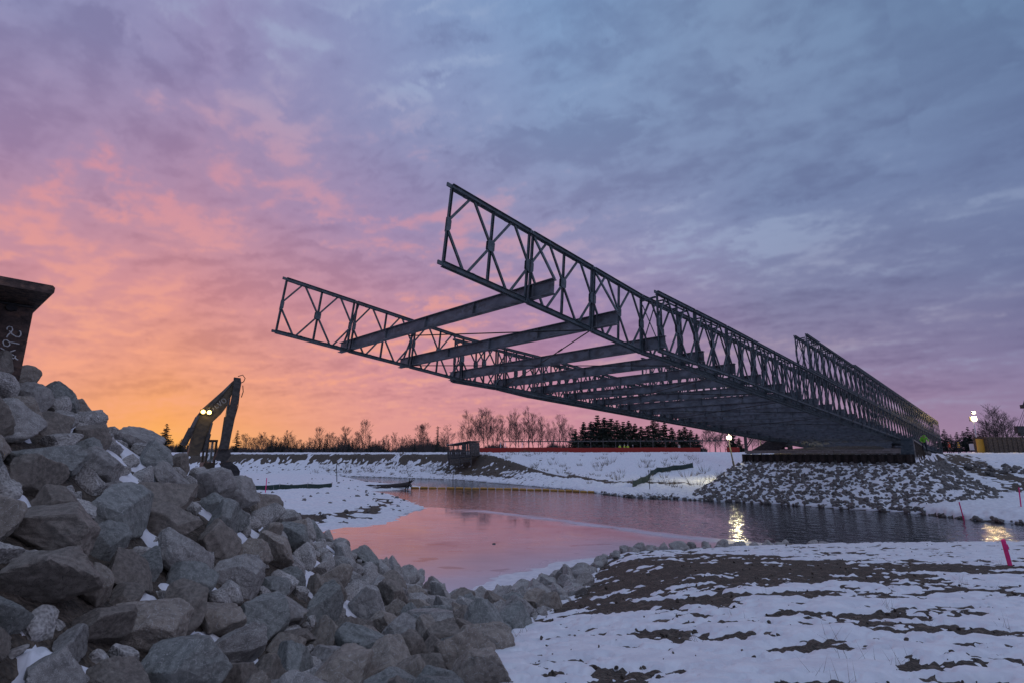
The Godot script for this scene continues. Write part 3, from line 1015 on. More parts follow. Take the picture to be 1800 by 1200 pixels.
func make_bridge() -> void:
	var base := bridge_at(19.0, -WIDE * 0.5, -1.3)
	var root := thing("panel_bridge", "dark steel panel truss bridge jutting out over the river without a deck", "bridge", base)
	var here := func(t: Transform3D) -> Transform3D: return Transform3D(t.basis, t.origin - base)
	var pieces := panel_pieces()
	var st := begin()
	for k in pieces:
		for m in pieces[k]: st.append_from(m, 0, Transform3D())
	var whole := st.commit()
	var last := 29
	for line in [["R", 0.0, 0], ["O", OUTER, 3], ["L", -WIDE, 0], ["M", -WIDE - OUTER, 3]]:
		for storey in 2:
			for n in range(line[2] if storey == 0 else 9, last):
				var t: Transform3D = here.call(bridge_frame(n, line[1], storey * (TALL + 0.15)))
				var split: bool = storey == 0 and ((line[0] == "R" and n < 7) or (line[0] == "L" and n < 6) or (line[0] == "O" and n < 7))
				if split:
					var p := Node3D.new()
					p.name = child_name("truss_panel", root)
					p.transform = t
					root.add_child(p, true)
					for k in pieces:
						for m in pieces[k]: part(k, m, M.steel, p)
				else:
					part("truss_panel", whole, M.steel, root, t)
	# cross beams, one under each panel joint, resting on the lower chords
	st = begin()
	var z0 := -WIDE - 1.0
	var z1 := 0.88
	for y in [0.085, 0.495]:
		bx(st, Vector3(0, y, (z0 + z1) * 0.5), Vector3(0.19, 0.018, z1 - z0))
	bx(st, Vector3(0, 0.29, (z0 + z1) * 0.5), Vector3(0.012, 0.39, z1 - z0))
	for z in [-WIDE, -WIDE * 0.75, -WIDE * 0.5, -WIDE * 0.25, 0.0]:
		bx(st, Vector3(0.048, 0.29, z + 0.15), Vector3(0.082, 0.388, 0.012))
		bx(st, Vector3(-0.048, 0.29, z + 0.15), Vector3(0.082, 0.388, 0.012))
	var transom := st.commit()
	for n in range(1, last):
		part("cross_beam", transom, M.transom, root, here.call(bridge_frame(n, 0.0, 0.0).translated_local(Vector3(0.13, 0, 0))))
	# horizontal ladder frames that tie the inner and outer trusses together
	st = begin()
	for z in [0.06, OUTER - 0.06]:
		bx(st, Vector3(PANEL * 0.5, 0, z), Vector3(PANEL * 0.62, 0.05, 0.05))
	for i in 4:
		bx(st, Vector3(PANEL * (0.20 + 0.20 * i), 0, OUTER * 0.5), Vector3(0.055, 0.048, OUTER - 0.18))
	for x in [[0.24, 0.40], [0.76, 0.60]]:
		bar(st, Vector3(PANEL * x[0], 0.028, 0.1), Vector3(PANEL * x[1], 0.028, OUTER - 0.1), 0.04, 0.008)
	var ladder := st.commit()
	st = begin()
	bar(st, Vector3(0.06, TALL - 0.2, 0.05), Vector3(0.06, TALL - 0.16, OUTER - 0.05), 0.06, 0.06)
	bar(st, Vector3(0.06, 0.35, 0.05), Vector3(0.06, TALL - 0.35, OUTER - 0.05), 0.05, 0.02)
	bar(st, Vector3(0.085, TALL - 0.35, 0.05), Vector3(0.085, 0.35, OUTER - 0.05), 0.05, 0.02)
	var end_tie := st.commit()
	for side in [0.0, -WIDE - OUTER]:
		for n in range(3, last):
			part("bracing_frame", ladder, M.steel, root, here.call(bridge_frame(n, side, TALL - 0.14)))
			if n >= 9: part("bracing_frame", ladder, M.steel, root, here.call(bridge_frame(n, side, TALL * 2.0 + 0.01)))
		part("end_tie", end_tie, M.steel, root, here.call(bridge_frame(3, side, 0.0)))
		part("end_tie", end_tie, M.steel, root, here.call(bridge_frame(9, side, TALL + 0.15)))
	# chord reinforcement: on top of the upper storey and under the lower chords
	for side in [0.0, OUTER, -WIDE, -WIDE - OUTER]:
		for n in range(13, last):
			st = begin()
			for s in [-1.0, 1.0]: channel(st, Vector3(0.02, 0, 0), Vector3(PANEL - 0.02, 0, 0), s)
			part("reinforcing_chord", st.commit(), M.steel, root, here.call(bridge_frame(n, side, TALL * 2.0 + 0.30)))
	st = begin()
	for s in [-1.0, 1.0]: channel(st, Vector3(0.02, 0, 0), Vector3(PANEL - 0.02, 0, 0), s)
	var under := st.commit()
	st = begin()
	prism(st, [Vector2(0.3, 0.06), Vector2(PANEL, 0.06), Vector2(PANEL, -0.0625), Vector2(2.6, -0.0625)], -0.07, 0.07)
	var nose := st.commit()
	for side in [0.0, -WIDE, -WIDE - OUTER]:
		part("link_shoe", nose, M.steel, root, here.call(bridge_frame(4, side, -0.135)))
		for n in range(5, last):
			part("reinforcing_chord", under, M.steel, root, here.call(bridge_frame(n, side, -0.135)))
	# rakers that steady the single nose panels
	for n in [1, 2]:
		for s in [[1.0, 0.85], [-1.0, -WIDE - 0.80]]:
			st = begin()
			var top := bridge_at(n, 0.0 if s[0] > 0 else -WIDE, TALL - 0.10) + Vector3(0.13 * sin(HEADING), 0, -0.13 * cos(HEADING))
			var foot := bridge_at(n, s[1], 0.50) + Vector3(0.16 * sin(HEADING), 0, -0.16 * cos(HEADING))
			bar(st, top - base, foot - base, 0.07, 0.05)
			part("raker", st.commit(), M.steel, root)
	# sway rods between the trusses
	for r in [[2.0, 0.0, 4.0, -WIDE], [4.0, 0.0, 2.0, -WIDE], [2.0, 0.0, 1.08, -6.1], [5.0, 0.0, 7.0, -WIDE], [7.0, 0.0, 5.0, -WIDE], [8.0, 0.0, 10.0, -WIDE], [10.0, 0.0, 8.0, -WIDE], [11.0, 0.0, 13.0, -WIDE], [13.0, 0.0, 11.0, -WIDE]]:
		st = begin()
		var a := bridge_at(r[0], r[1], 0.0) - base
		var b := bridge_at(r[2], r[3], 0.05) - base
		tube(st, [a, b], [0.022], 8)
		var m := a.lerp(b, 0.25)
		tube(st, [m - (b - a).normalized() * 0.2, m + (b - a).normalized() * 0.2], [0.036], 8)
		part("sway_rod", st.commit(), M.dark_steel, root)

func make_abutment() -> void:
	var q := func(u: float, across: float, y: float) -> Vector3:
		return Vector3(TIP.x + u * sin(HEADING) + across * cos(HEADING), y, TIP.z - u * cos(HEADING) + across * sin(HEADING))
	var turn := Basis(Vector3.UP, PI * 0.5 - HEADING)  # local x along the bridge
	# sheet pile wall, its piles one by one
	var wall := thing("sheet_pile_wall", "rust dark corrugated sheet pile wall across the abutment front", "retaining wall", q.call(52.7, -5.5, 3.0))
	var ax := Vector3(sin(HEADING), 0, -cos(HEADING))
	var bxv := Vector3(cos(HEADING), 0, sin(HEADING))
	var st := begin()
	var w := 0.70
	var out_ := [Vector2(0, 0), Vector2(0.12, 0.22), Vector2(0.40, 0.22), Vector2(0.52, 0), Vector2(0.70, 0)]
	for i in 4:
		var a: Vector2 = out_[i]
		var b: Vector2 = out_[i + 1]
		quad(st, Vector3(-a.y, -1.2, a.x), Vector3(-b.y, -1.2, b.x), Vector3(-b.y, 1.30, b.x), Vector3(-a.y, 1.30, a.x))
		quad(st, Vector3(-a.y + 0.02, 1.30, a.x), Vector3(-b.y + 0.02, 1.30, b.x), Vector3(-b.y + 0.02, -1.2, b.x), Vector3(-a.y + 0.02, -1.2, a.x))
		quad(st, Vector3(-a.y, 1.30, a.x), Vector3(-b.y, 1.30, b.x), Vector3(-b.y + 0.02, 1.30, b.x), Vector3(-a.y + 0.02, 1.30, a.x))
	var pile := st.commit()
	var B := Basis(ax, Vector3.UP, bxv)
	for i in 22:
		part("sheet_pile", pile, M.rust, wall, Transform3D(B, bxv * (-8.0 + i * w)))
	for i in 9:
		part("sheet_pile", pile, M.rust, wall, Transform3D(B.rotated(Vector3.UP, PI * 0.5), bxv * (-8.0) + ax * (i * w)))
	# timber sill and planks on top of it
	var k := 0
	for pl in [[-13.2, -9.6, 0.30], [-9.5, -4.6, 0.34], [-4.5, 0.9, 0.36]]:
		st = begin()
		bx(st, Vector3(0.30, 4.40 + pl[2] * 0.5, (pl[0] + pl[1]) * 0.5), Vector3(0.35, pl[2], pl[1] - pl[0]))
		var t := Transform3D(B, q.call(52.7, 0.0, 0.0))
		tag(part("timber_sill", st.commit(), M.wood, self, t), ["short weathered timber sill at the far left end of the sheet piles", "long weathered timber sill in the middle of the sheet piles", "long pale timber sill at the wing wall end of the sheet piles"][k], "timber beam", "timber sills on the sheet piles")
		k += 1
	# slanting dark plate at the left end
	st = begin()
	prism(st, [Vector2(-13.6, 4.32), Vector2(-11.2, 5.7), Vector2(-9.0, 5.55), Vector2(-10.4, 4.42)], 1.2, 1.32)
	tag(part("steel_plate", st.commit(), M.dark_steel, self, Transform3D(Basis(bxv, Vector3.UP, -ax).orthonormalized(), q.call(55.4, 0.0, 0.0))), "dark slanting steel plate at the left end of the abutment", "steel plate")
	# soil heap under the bridge, behind the sill
	st = begin()
	for i in 26:
		for j in 8:
			var f := func(a: int, b: int) -> Vector3:
				var zz := -12.0 + a * 0.47
				var xx := 1.0 + b * 0.8
				var hh := 4.25 + (0.75 + 0.35 * n_mid.get_noise_2d(zz * 2.0, xx * 3.0)) * smoothstep(0.0, 1.6, b * 0.5) * smoothstep(-12.0, -8.0, zz) * smoothstep(0.2, -2.0, zz)
				return Vector3(xx, hh, zz)
			quad(st, f.call(i, j), f.call(i, j + 1), f.call(i + 1, j + 1), f.call(i + 1, j))
	tag(part("soil_heap", st.commit(), M.soil, self, Transform3D(B, q.call(52.7, 0.0, 0.0))), "", "", "", "structure")
	# rollers on timber cribs under both lower chords
	var rollers := []
	for side in [[18.55, 0.3, "dark roller bearing under the near truss by the wing wall", "near"], [19.0, -WIDE - 0.3, "dark roller bearing under the far truss beside the soil heap", "far"]]:
		var bot := bridge_at(side[0], side[1], -0.21)
		var r := thing("roller_bearing", side[2], "roller bearing", Vector3(bot.x, bot.y - 0.62, bot.z), "launching rollers on the abutment")
		st = begin()
		for z in [-0.42, 0.42]:
			bx(st, Vector3(0, 0.25, z), Vector3(1.7, 0.42, 0.05))
		bx(st, Vector3(0, 0.03, 0), Vector3(1.9, 0.06, 1.1))
		part("side_plates", st.commit(), M.dark_steel, r, Transform3D(B, Vector3.ZERO))
		for x in [-0.6, -0.2, 0.2, 0.6]:
			st = begin()
			tube(st, [Vector3(x, 0.42, -0.39), Vector3(x, 0.42, 0.39)], [0.17], 14)
			part("roller", st.commit(), M.steel, r, Transform3D(B, Vector3.ZERO))
		var c := thing("timber_crib", "stacked timber crib below the %s roller bearing" % side[3], "timber crib", Vector3(bot.x, 4.3, bot.z), "timber cribs under the rollers")
		var y := 0.0
		var top := bot.y - 0.62 - 4.3
		var lay := 0
		var hh := top / maxf(1.0, roundf(top / 0.26))
		while y < top - 0.02:
			for i in 4:
				st = begin()
				var o := (i - 1.5) * 0.56
				if lay % 2 == 0: bx(st, Vector3(0, y + hh * 0.5, o), Vector3(2.3, hh - 0.006, 0.26))
				else: bx(st, Vector3(o, y + hh * 0.5, 0), Vector3(0.26, hh - 0.006, 2.2))
				part("timber", st.commit(), M.wood, c, Transform3D(B, Vector3.ZERO))
			y += hh
			lay += 1
	# wing wall box and railing at the right
	var box := thing("wing_wall", "grey steel wing wall panel with a slatted guard rail", "wing wall", q.call(52.9, 1.3, 3.3))
	st = begin()
	prism(st, [Vector2(-0.55, 0.0), Vector2(0.55, 0.0), Vector2(0.62, 2.4), Vector2(-0.25, 2.5)], -0.06, 0.06)
	part("panel", st.commit(), M.steel, box, Transform3D(Basis(bxv, Vector3.UP, -ax), Vector3.ZERO))
	st = begin()
	bar(st, Vector3(0.1, 2.3, 0.65), Vector3(6.0, 1.75, 0.65), 0.10, 0.09)
	part("top_rail", st.commit(), M.wood, box, Transform3D(B, Vector3.ZERO))
	st = begin()
	bar(st, Vector3(0.1, 0.25, 0.65), Vector3(6.0, 0.7, 0.65), 0.08, 0.09)
	part("lower_rail", st.commit(), M.dark_steel, box, Transform3D(B, Vector3.ZERO))
	for i in 9:
		st = begin()
		var x := 0.15 + i * 0.72
		bar(st, Vector3(x, 0.2 + 0.08 * x, 0.62), Vector3(x, 2.27 - 0.09 * x, 0.62), 0.07, 0.07, Vector3.RIGHT)
		part("slat", st.commit(), M.brown_steel if i else M.wood, box, Transform3D(B, Vector3.ZERO))
	st = begin()
	prism(st, [Vector2(0.05, 0.1), Vector2(6.0, 0.55), Vector2(6.0, 1.65), Vector2(0.05, 2.2)], 0.50, 0.54)
	part("backing", st.commit(), M.dark_steel, box, Transform3D(Basis(ax, Vector3.UP, bxv), Vector3.ZERO))

# ------------------------------------------------------------------ near beam and excavator
func make_beam() -> void:
	var F := Vector3(-4.549, 6.022, -4.9)
	var A := Vector3(0.645, 0.0, -0.764)          # along the front edge, towards the river
	var Bd := Vector3(-0.764, 0.0, -0.645)        # away under the flange
	var root := thing("steel_girder", "rusty dark steel girder end with chalk writing on its web above the boulders", "steel girder", F)
	var t := Transform3D(Basis(A, Vector3.UP, Bd), Vector3.ZERO)
	var st := begin()
	prism(st, [Vector2(-5.0, 0.0), Vector2(-0.02, 0.0), Vector2(0.0, -0.02), Vector2(0.0, -0.07), Vector2(-0.015, -0.085), Vector2(-5.0, -0.085)], 0.0, 3.8, t)
	part("top_flange", st.commit(), M.girder, root)
	for z in [0.714, 3.1]:
		st = begin()
		prism(st, [Vector2(-5.0, -0.085), Vector2(-0.05, -0.085), Vector2(-0.05, -2.2), Vector2(-5.0, -2.2)], z, z + 0.035, t)
		part("web", st.commit(), M.girder, root)
	st = begin()
	tube(st, [t * Vector3(-5.0, -0.10, 0.705), t * Vector3(-0.055, -0.10, 0.705)], [0.018], 6)
	part("weld_bead", st.commit(), M.dark_steel, root)
	var on_web := func(zx: float, zy: float) -> Vector3:
		var ray := spot(zx / 6.316, 470.0 + zy / 6.316, 1.0) - Vector3(0, EYE, 0)
		var w := F + Bd * 0.711 - Vector3(0, EYE, 0)
		return ray * (w.dot(Bd) / ray.dot(Bd)) + Vector3(0, EYE, 0) - F
	for c in [[112, 452, 0.042], [152, 464, 0.026]]:
		st = begin()
		var o: Vector3 = on_web.call(c[0], c[1])
		tube(st, [o + Bd * 0.002, o - Bd * 0.03], [c[2], c[2] * 0.9], 12)
		part("bolt", st.commit(), M.dark_steel, root)
	# the chalk scrawl that runs down the web
	var marks := [[70, 692, 74, 668, 98, 656, 124, 662, 135, 690, 116, 720, 82, 750, 66, 776], [98, 704, 130, 742, 170, 768, 206, 774, 226, 750, 222, 716, 208, 704], [94, 826, 70, 806, 40, 806, 24, 830, 40, 866, 80, 876, 106, 856, 94, 826, 150, 838, 210, 850], [0, 890, 70, 932, 150, 976], [166, 915, 90, 940, 0, 966], [84, 1014, 96, 1000, 122, 996, 146, 1010, 160, 996, 166, 976], [160, 996, 176, 1016, 196, 1022]]
	for m in marks:
		st = begin()
		var pts := []
		for k in range(0, m.size(), 2): pts.append(on_web.call(m[k], m[k + 1]))
		tube(st, pts, [0.006], 5)
		part("chalk_stroke", st.commit(), M.chalk, root)

func make_excavator() -> void:
	var D := 25.0
	var foot := grounded(spot(345, 850, D))
	var root := thing("excavator", "dark excavator working on the snow bar behind the boulders with lamps lit", "excavator", foot)
	var face := Vector3(-foot.x, 0, -foot.z).normalized().rotated(Vector3.UP, 0.10)
	var flat_x := Vector3(face.z, 0, -face.x)
	root.basis = Basis(flat_x, Vector3.UP, face)
	var p := func(u: float, v: float) -> Vector2:
		var ray := spot(u, v, 1.0) - Vector3(0, EYE, 0)
		var hit := ray * ((foot - Vector3(0, EYE, 0)).dot(face) / ray.dot(face)) + Vector3(0, EYE, 0) - foot
		return Vector2(hit.dot(flat_x), hit.y)
	var at := func(zx: float, zy: float) -> Vector2:   # enlarged survey picture, six times
		return p.call(310.0 + zx / 6.0, 650.0 + zy / 6.0)
	var st := begin()
	prism(st, [at.call(110, 900), at.call(150, 730), at.call(215, 480), at.call(285, 395), at.call(490, 215), at.call(600, 108), at.call(625, 150), at.call(510, 400), at.call(455, 470), at.call(375, 545), at.call(300, 700), at.call(235, 900)], -0.32, 0.32)
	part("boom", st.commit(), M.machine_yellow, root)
	st = begin()
	prism(st, [at.call(598, 85), at.call(668, 95), at.call(675, 150), at.call(640, 350), at.call(570, 690), at.call(545, 830), at.call(440, 830), at.call(470, 690), at.call(560, 350), at.call(592, 200)], -0.28, 0.28, Transform3D(Basis(Vector3.UP, -0.12), Vector3(0, 0, 0.05)))
	part("stick", st.commit(), M.machine_grey, root)
	# bucket with a curved back and teeth
	var bucket := Node3D.new()
	bucket.name = child_name("bucket", root)
	root.add_child(bucket, true)
	st = begin()
	prism(st, [at.call(470, 985), at.call(540, 960), at.call(610, 1010), at.call(640, 1060), at.call(632, 1130), at.call(590, 1160), at.call(500, 1165), at.call(530, 1100), at.call(500, 1040)], -0.75, 0.75)
	part("shell", st.commit(), M.dark_steel, bucket)
	for i in 5:
		st = begin()
		var q: Vector2 = at.call(500, 1162)
		bx(st, Vector3(q.x - 0.02, q.y - 0.08, -0.62 + i * 0.31), Vector3(0.10, 0.22, 0.10))
		part("tooth", st.commit(), M.dark_steel, bucket)
	st = begin()
	prism(st, [at.call(430, 840), at.call(555, 830), at.call(565, 900), at.call(520, 960), at.call(560, 1010), at.call(480, 1010), at.call(470, 960), at.call(390, 940), at.call(420, 880)], -0.24, 0.24)
	part("coupler", st.commit(), M.machine_grey, root)
	for c in [[70, 790, 222, 490, 0.09, "hydraulic_cylinder"], [285, 850, 360, 560, 0.07, "hydraulic_cylinder"], [340, 400, 560, 160, 0.08, "hydraulic_cylinder"], [470, 800, 545, 300, 0.08, "hydraulic_cylinder"]]:
		var a: Vector2 = at.call(c[0], c[1])
		var b: Vector2 = at.call(c[2], c[3])
		for side in [-0.42, 0.42]:
			if c[0] > 300 and side < 0.0: continue
			var cyl := Node3D.new()
			cyl.name = child_name("hydraulic_cylinder", root)
			root.add_child(cyl, true)
			var A := Vector3(a.x, a.y, side if c[0] < 300 else 0.30)
			var Bv := Vector3(b.x, b.y, side if c[0] < 300 else 0.30)
			st = begin()
			tube(st, [A, A.lerp(Bv, 0.6)], [c[4] * 1.3], 10)
			part("barrel", st.commit(), M.machine_grey, cyl)
			st = begin()
			tube(st, [A.lerp(Bv, 0.55), Bv], [c[4] * 0.7], 10)
			part("rod", st.commit(), M.chrome, cyl)
	for h in [[[640, 70], [690, 55], [715, 90], [700, 125], [670, 140]], [[690, 165], [695, 230], [675, 290]], [[655, 250], [640, 380], [600, 520], [575, 640]]]:
		st = begin()
		var pts := []
		for q in h:
			var v: Vector2 = at.call(q[0], q[1])
			pts.append(Vector3(v.x, v.y, 0.2))
		tube(st, pts, [0.022], 6)
		part("hose", st.commit(), M.rubber, root)
	# house, cab and tracks stand behind the boulders
	var cab := Node3D.new()
	cab.name = child_name("cab", root)
	root.add_child(cab, true)
	var c0: Vector2 = at.call(335, 735)
	var c1: Vector2 = at.call(440, 735)
	var cx := (c0.x + c1.x) * 0.5
	st = begin()
	for x in [c0.x + 0.06, c1.x]:
		for z in [-2.0, -0.55]:
			bx(st, Vector3(x, c0.y - 0.85, z), Vector3(0.09, 1.7, 0.09))
	bx(st, Vector3(cx, c0.y - 0.03, -1.27), Vector3(c1.x - c0.x + 0.1, 0.10, 1.6))
	bx(st, Vector3(cx, c0.y - 1.5, -1.27), Vector3(c1.x - c0.x + 0.06, 0.85, 1.56))
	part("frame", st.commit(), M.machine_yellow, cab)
	st = begin()
	bx(st, Vector3(cx, c0.y - 0.58, -0.54), Vector3(c1.x - c0.x - 0.1, 0.9, 0.012))
	part("window", st.commit(), M.glass, cab)
	st = begin()
	prism(st, [Vector2(c0.x - 2.9, 1.0), Vector2(c1.x - 0.2, 1.0), Vector2(c1.x - 0.2, 1.5), Vector2(c0.x - 0.1, 1.6), Vector2(c0.x - 0.2, 1.9), Vector2(c0.x - 2.7, 1.85)], -2.4, 0.6)
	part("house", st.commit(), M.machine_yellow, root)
	for z in [-2.2, 0.2]:
		st = begin()
		var o := []
		for k in 24:
			var ang := TAU * k / 24.0
			o.append(Vector2(cx - 1.0 + cos(ang) * 0.45 + (1.6 if cos(ang) > 0 else -1.6), 0.47 + sin(ang) * 0.45))
		prism(st, o, z - 0.3, z + 0.3)
		part("track", st.commit(), M.dark_steel, root)
	# lettering on the boom
	var tm := TextMesh.new()
	var f := SystemFont.new()
	f.font_names = PackedStringArray(["Droid Sans"])
	f.font_weight = 700
	tm.font = f
	tm.text = "VOLVO"
	tm.font_size = 40
	tm.pixel_size = 0.0085
	tm.depth = 0.01
	var tl: Vector2 = at.call(405, 372)
	part("lettering", tm, M.faded_paint, root, Transform3D(Basis(Vector3(0, 0, 1), 0.72), Vector3(tl.x, tl.y - 0.06, 0.327)))
	for l in [[268, 445], [332, 451]]:
		var q: Vector2 = at.call(l[0], l[1])
		var lamp := Node3D.new()
		lamp.name = child_name("work_lamp", root)
		root.add_child(lamp, true)
		st = begin()
		bx(st, Vector3(q.x, q.y, 0.37), Vector3(0.24, 0.22, 0.10))
		part("housing", st.commit(), M.rubber, lamp)
		st = begin()
		tube(st, [Vector3(q.x, q.y, 0.425), Vector3(q.x, q.y, 0.45)], [0.095], 16)
		part("lens", st.commit(), M.work_lamp, lamp)
	var q2: Vector2 = at.call(310, 450)
	var li := OmniLight3D.new()
	li.name = "work_lamp_light"
	li.position = Vector3(q2.x, q2.y, 0.62)
	li.light_energy = 0.12
	li.light_color = Color(1.0, 0.85, 0.5)
	li.light_size = 0.12
	li.omni_range = 60
	li.omni_attenuation = 2.0
	li.shadow_enabled = true
	root.add_child(li, true)

# ------------------------------------------------------------------ lamps on masts
func light_tower(foot: Vector3, heads: Array, label: String, warm: Color, energy: float, trailer: bool) -> void:
	var root := thing("light_tower", label, "light tower", foot, "")
	var top: Vector3 = heads[0][0] - foot
	var st := begin()
	tube(st, [Vector3(0, 0.3, 0), Vector3(top.x * 0.4, top.y * 0.4, 0)], [0.11], 10)
	tube(st, [Vector3(top.x * 0.38, top.y * 0.38, 0), Vector3(top.x * 0.75, top.y * 0.75, 0)], [0.08], 10)
	tube(st, [Vector3(top.x * 0.73, top.y * 0.73, 0), top], [0.055], 10)
	part("mast", st.commit(), M.white_paint if trailer else M.dark_steel, root)
	if trailer:
		st = begin()
		bx(st, Vector3(-0.1, 0.95, 0), Vector3(1.5, 0.95, 1.2))
		bx(st, Vector3(-0.1, 1.45, 0), Vector3(1.4, 0.06, 1.1))
		part("cabinet", st.commit(), M.white_paint, root)
		for x in [-0.5, 0.4]:
			st = begin()
			tube(st, [Vector3(x, 0.3, 0.5), Vector3(x, 0.3, 0.72)], [0.3], 16)
			part("wheel", st.commit(), M.rubber, root)
		st = begin()
		bar(st, Vector3(0.6, 0.42, 0), Vector3(2.0, 0.36, 0), 0.1, 0.1)
		part("drawbar", st.commit(), M.dark_steel, root)
	else:
		st = begin()
		for a in 3:
			bar(st, Vector3(0, 0.9, 0), Vector3(cos(a * TAU / 3) * 0.8, 0.0, sin(a * TAU / 3) * 0.8), 0.05, 0.05)
		part("tripod", st.commit(), M.dark_steel, root)
	for h in heads:
		var c: Vector3 = h[0] - foot
		var lamp := Node3D.new()
		lamp.name = child_name("lamp_head", root)
		root.add_child(lamp, true)
		st = begin()
		bx(st, c + Vector3(0, 0, -0.14), Vector3(h[1] * 2.1, h[1] * 1.7, 0.14))
		part("housing", st.commit(), M.dark_steel, lamp)
		st = begin()
		var pts := []
		var rad := []
		for k in 9:
			var a := PI * k / 8.0
			pts.append(c + Vector3(0, 0, -cos(a) * h[1] * 0.5 + h[1] * 0.5))
			rad.append(maxf(sin(a) * h[1], 0.004))
		tube(st, pts, rad, 16)
		part("bulb", st.commit(), M.lamp, lamp)
		var li := OmniLight3D.new()
		li.name = "lamp_light"
		li.position = c + Vector3(0, 0, h[1] * 0.5)
		li.light_energy = energy * h[2]
		li.light_color = warm
		li.light_size = h[1] * 0.5
		li.omni_range = 120
		li.omni_attenuation = 2.0
		li.shadow_enabled = true
		lamp.add_child(li, true)

# ------------------------------------------------------------------ trees
func grow(trunk: SurfaceTool, crown: SurfaceTool, p: Vector3, dir: Vector3, len: float, r: float, depth: int, spread: float, rise: float) -> void:
	var mid := p + dir * len * 0.5 + Vector3(rng.randfn(), rng.randfn() * 0.3, rng.randfn()) * len * 0.05
	var end := p + dir * len + Vector3(rng.randfn(), 0, rng.randfn()) * len * 0.08
	r = maxf(r, 0.022)
	tube(trunk if depth > 3 else crown, [p, mid, end], [r, r * 0.85, r * 0.68], 5 if depth > 3 else 3, false)
	if depth == 0: return
	var kids := 3 if depth > 1 else 2
	for k in kids:
		var side := Vector3(rng.randfn(), rng.randfn() * 0.4, rng.randfn()).normalized()
		var nd := (dir + side * spread * rng.randf_range(0.5, 1.2) + Vector3.UP * rise).normalized()
		var from := mid.lerp(end, rng.randf()) if k < kids - 1 else end
		grow(trunk, crown, from, nd, len * rng.randf_range(0.62, 0.82), r * rng.randf_range(0.5, 0.66), depth - 1, spread, rise)

func bare_tree(called: String, label: String, group: String, tall: float, slim: float) -> Node3D:
	var root := thing(called, label, "tree", Vector3.ZERO, group)
	var a := begin()
	var b := begin()
	var p := Vector3.ZERO
	var dir := Vector3(rng.randfn() * 0.03, 1, rng.randfn() * 0.03)
	var seg := tall / 7.0
	var r := tall * 0.013
	for i in 7:
		var q := p + dir * seg + Vector3(rng.randfn(), 0, rng.randfn()) * seg * 0.06
		tube(a, [p, q], [r, r * 0.84], 6, false)
		r *= 0.84
		if i >= 1:
			for k in 5:
				var ang := rng.randf() * TAU
				var nd := Vector3(cos(ang) * slim, rng.randf_range(0.5, 1.1), sin(ang) * slim).normalized()
				grow(a, b, p.lerp(q, rng.randf()), nd, tall * lerpf(0.22, 0.11, i / 6.0) * rng.randf_range(0.7, 1.25), r * 0.5, 3, 0.6, 0.22)
		p = q
	part("trunk", a.commit(), M.bark, root)
	part("crown", b.commit(), M.twig, root)
	return root

func needle_tuft(st: SurfaceTool, at: Vector3, size: float, n: int, broad := 0.16) -> void:
	for i in n:
		var d := Vector3(rng.randfn(), rng.randfn() * 0.6, rng.randfn()).normalized() * size * rng.randf_range(0.4, 1.0)
		var s := d.cross(Vector3(rng.randfn(), rng.randfn(), rng.randfn())).normalized() * size * broad
		var o := at + d * 0.25
		tri(st, o - s, o + s, o + d)

func conifer(called: String, label: String, group: String, tall: float, wide: float, pine: bool) -> Node3D:
	var root := thing(called, label, "tree", Vector3.ZERO, group)
	var a := begin()
	tube(a, [Vector3.ZERO, Vector3(0.1, tall * 0.5, 0), Vector3(0, tall * 0.97, 0.05)], [tall * 0.017, tall * 0.011, tall * 0.003], 6, false)
	var b := begin()
	var y := tall * (0.10 if pine else 0.06)
	var k := 0
	while y < tall * 0.99:
		var f := (y - tall * 0.08) / (tall * 0.92)
		var reach := wide * (pow(1.0 - f, 0.85) if not pine else pow(1.0 - f * 0.97, 0.85) * (0.62 + 0.38 * smoothstep(0.0, 0.2, f)) * 0.95)
		var arms := 9 if not pine else 8
		for i in arms:
			var ang := rng.randf() * TAU
			var drop := -0.18 if not pine else rng.randf_range(-0.12, 0.25)
			var tip := Vector3(cos(ang), drop, sin(ang)) * reach * rng.randf_range(0.5, 1.3)
			var from := Vector3(0, y, 0)
			tube(a, [from, from + tip * 0.5 + Vector3(0, 0.05, 0) * reach, from + tip], [0.045, 0.03, 0.012], 3, false)
			var steps := 4
			for s in range(1, steps + 1):
				var t := float(s) / steps
				needle_tuft(b, from + tip * t, (0.46 if not pine else 0.46) * wide * 0.36 * (1.1 - 0.3 * t) * (1.05 - 0.62 * f), 12 if not pine else 14, 0.16 if not pine else 0.34)
		y += tall * (0.045 if not pine else 0.05) * rng.randf_range(0.8, 1.3)
		k += 1
	part("trunk", a.commit(), M.bark, root)
	part("crown", b.commit(), M.needle if rng.randf() < 0.5 else M.needle2, root)
	return root

func stand(o: Node3D, x: float, d: float, s: float, turn: float) -> void:
	o.transform = Transform3D(Basis(Vector3.UP, turn).scaled(Vector3(s, s * rng.randf_range(0.92, 1.1), s)), Vector3(x, land(x, d) - 0.1, -d))

func plant(protos: Array, label: Variant, spots: Array) -> void:
	# the first of each kind stands itself, then come copies
	for i in spots.size():
		var s: Array = spots[i]
		var k: int = s[3] if s.size() > 3 else rng.randi() % protos.size()
		var p: Array = protos[k]
		var o: Node3D = p[0]
		if p.size() < 3: p.append(p[0].get_meta("label"))
		if p[1]: o = copy(p[0], p[2])
		p[1] = true
		if s.size() > 4 and s[4]: o.set_meta("label", s[4])
		stand(o, s[0], s[1], s[2], rng.randf() * TAU)

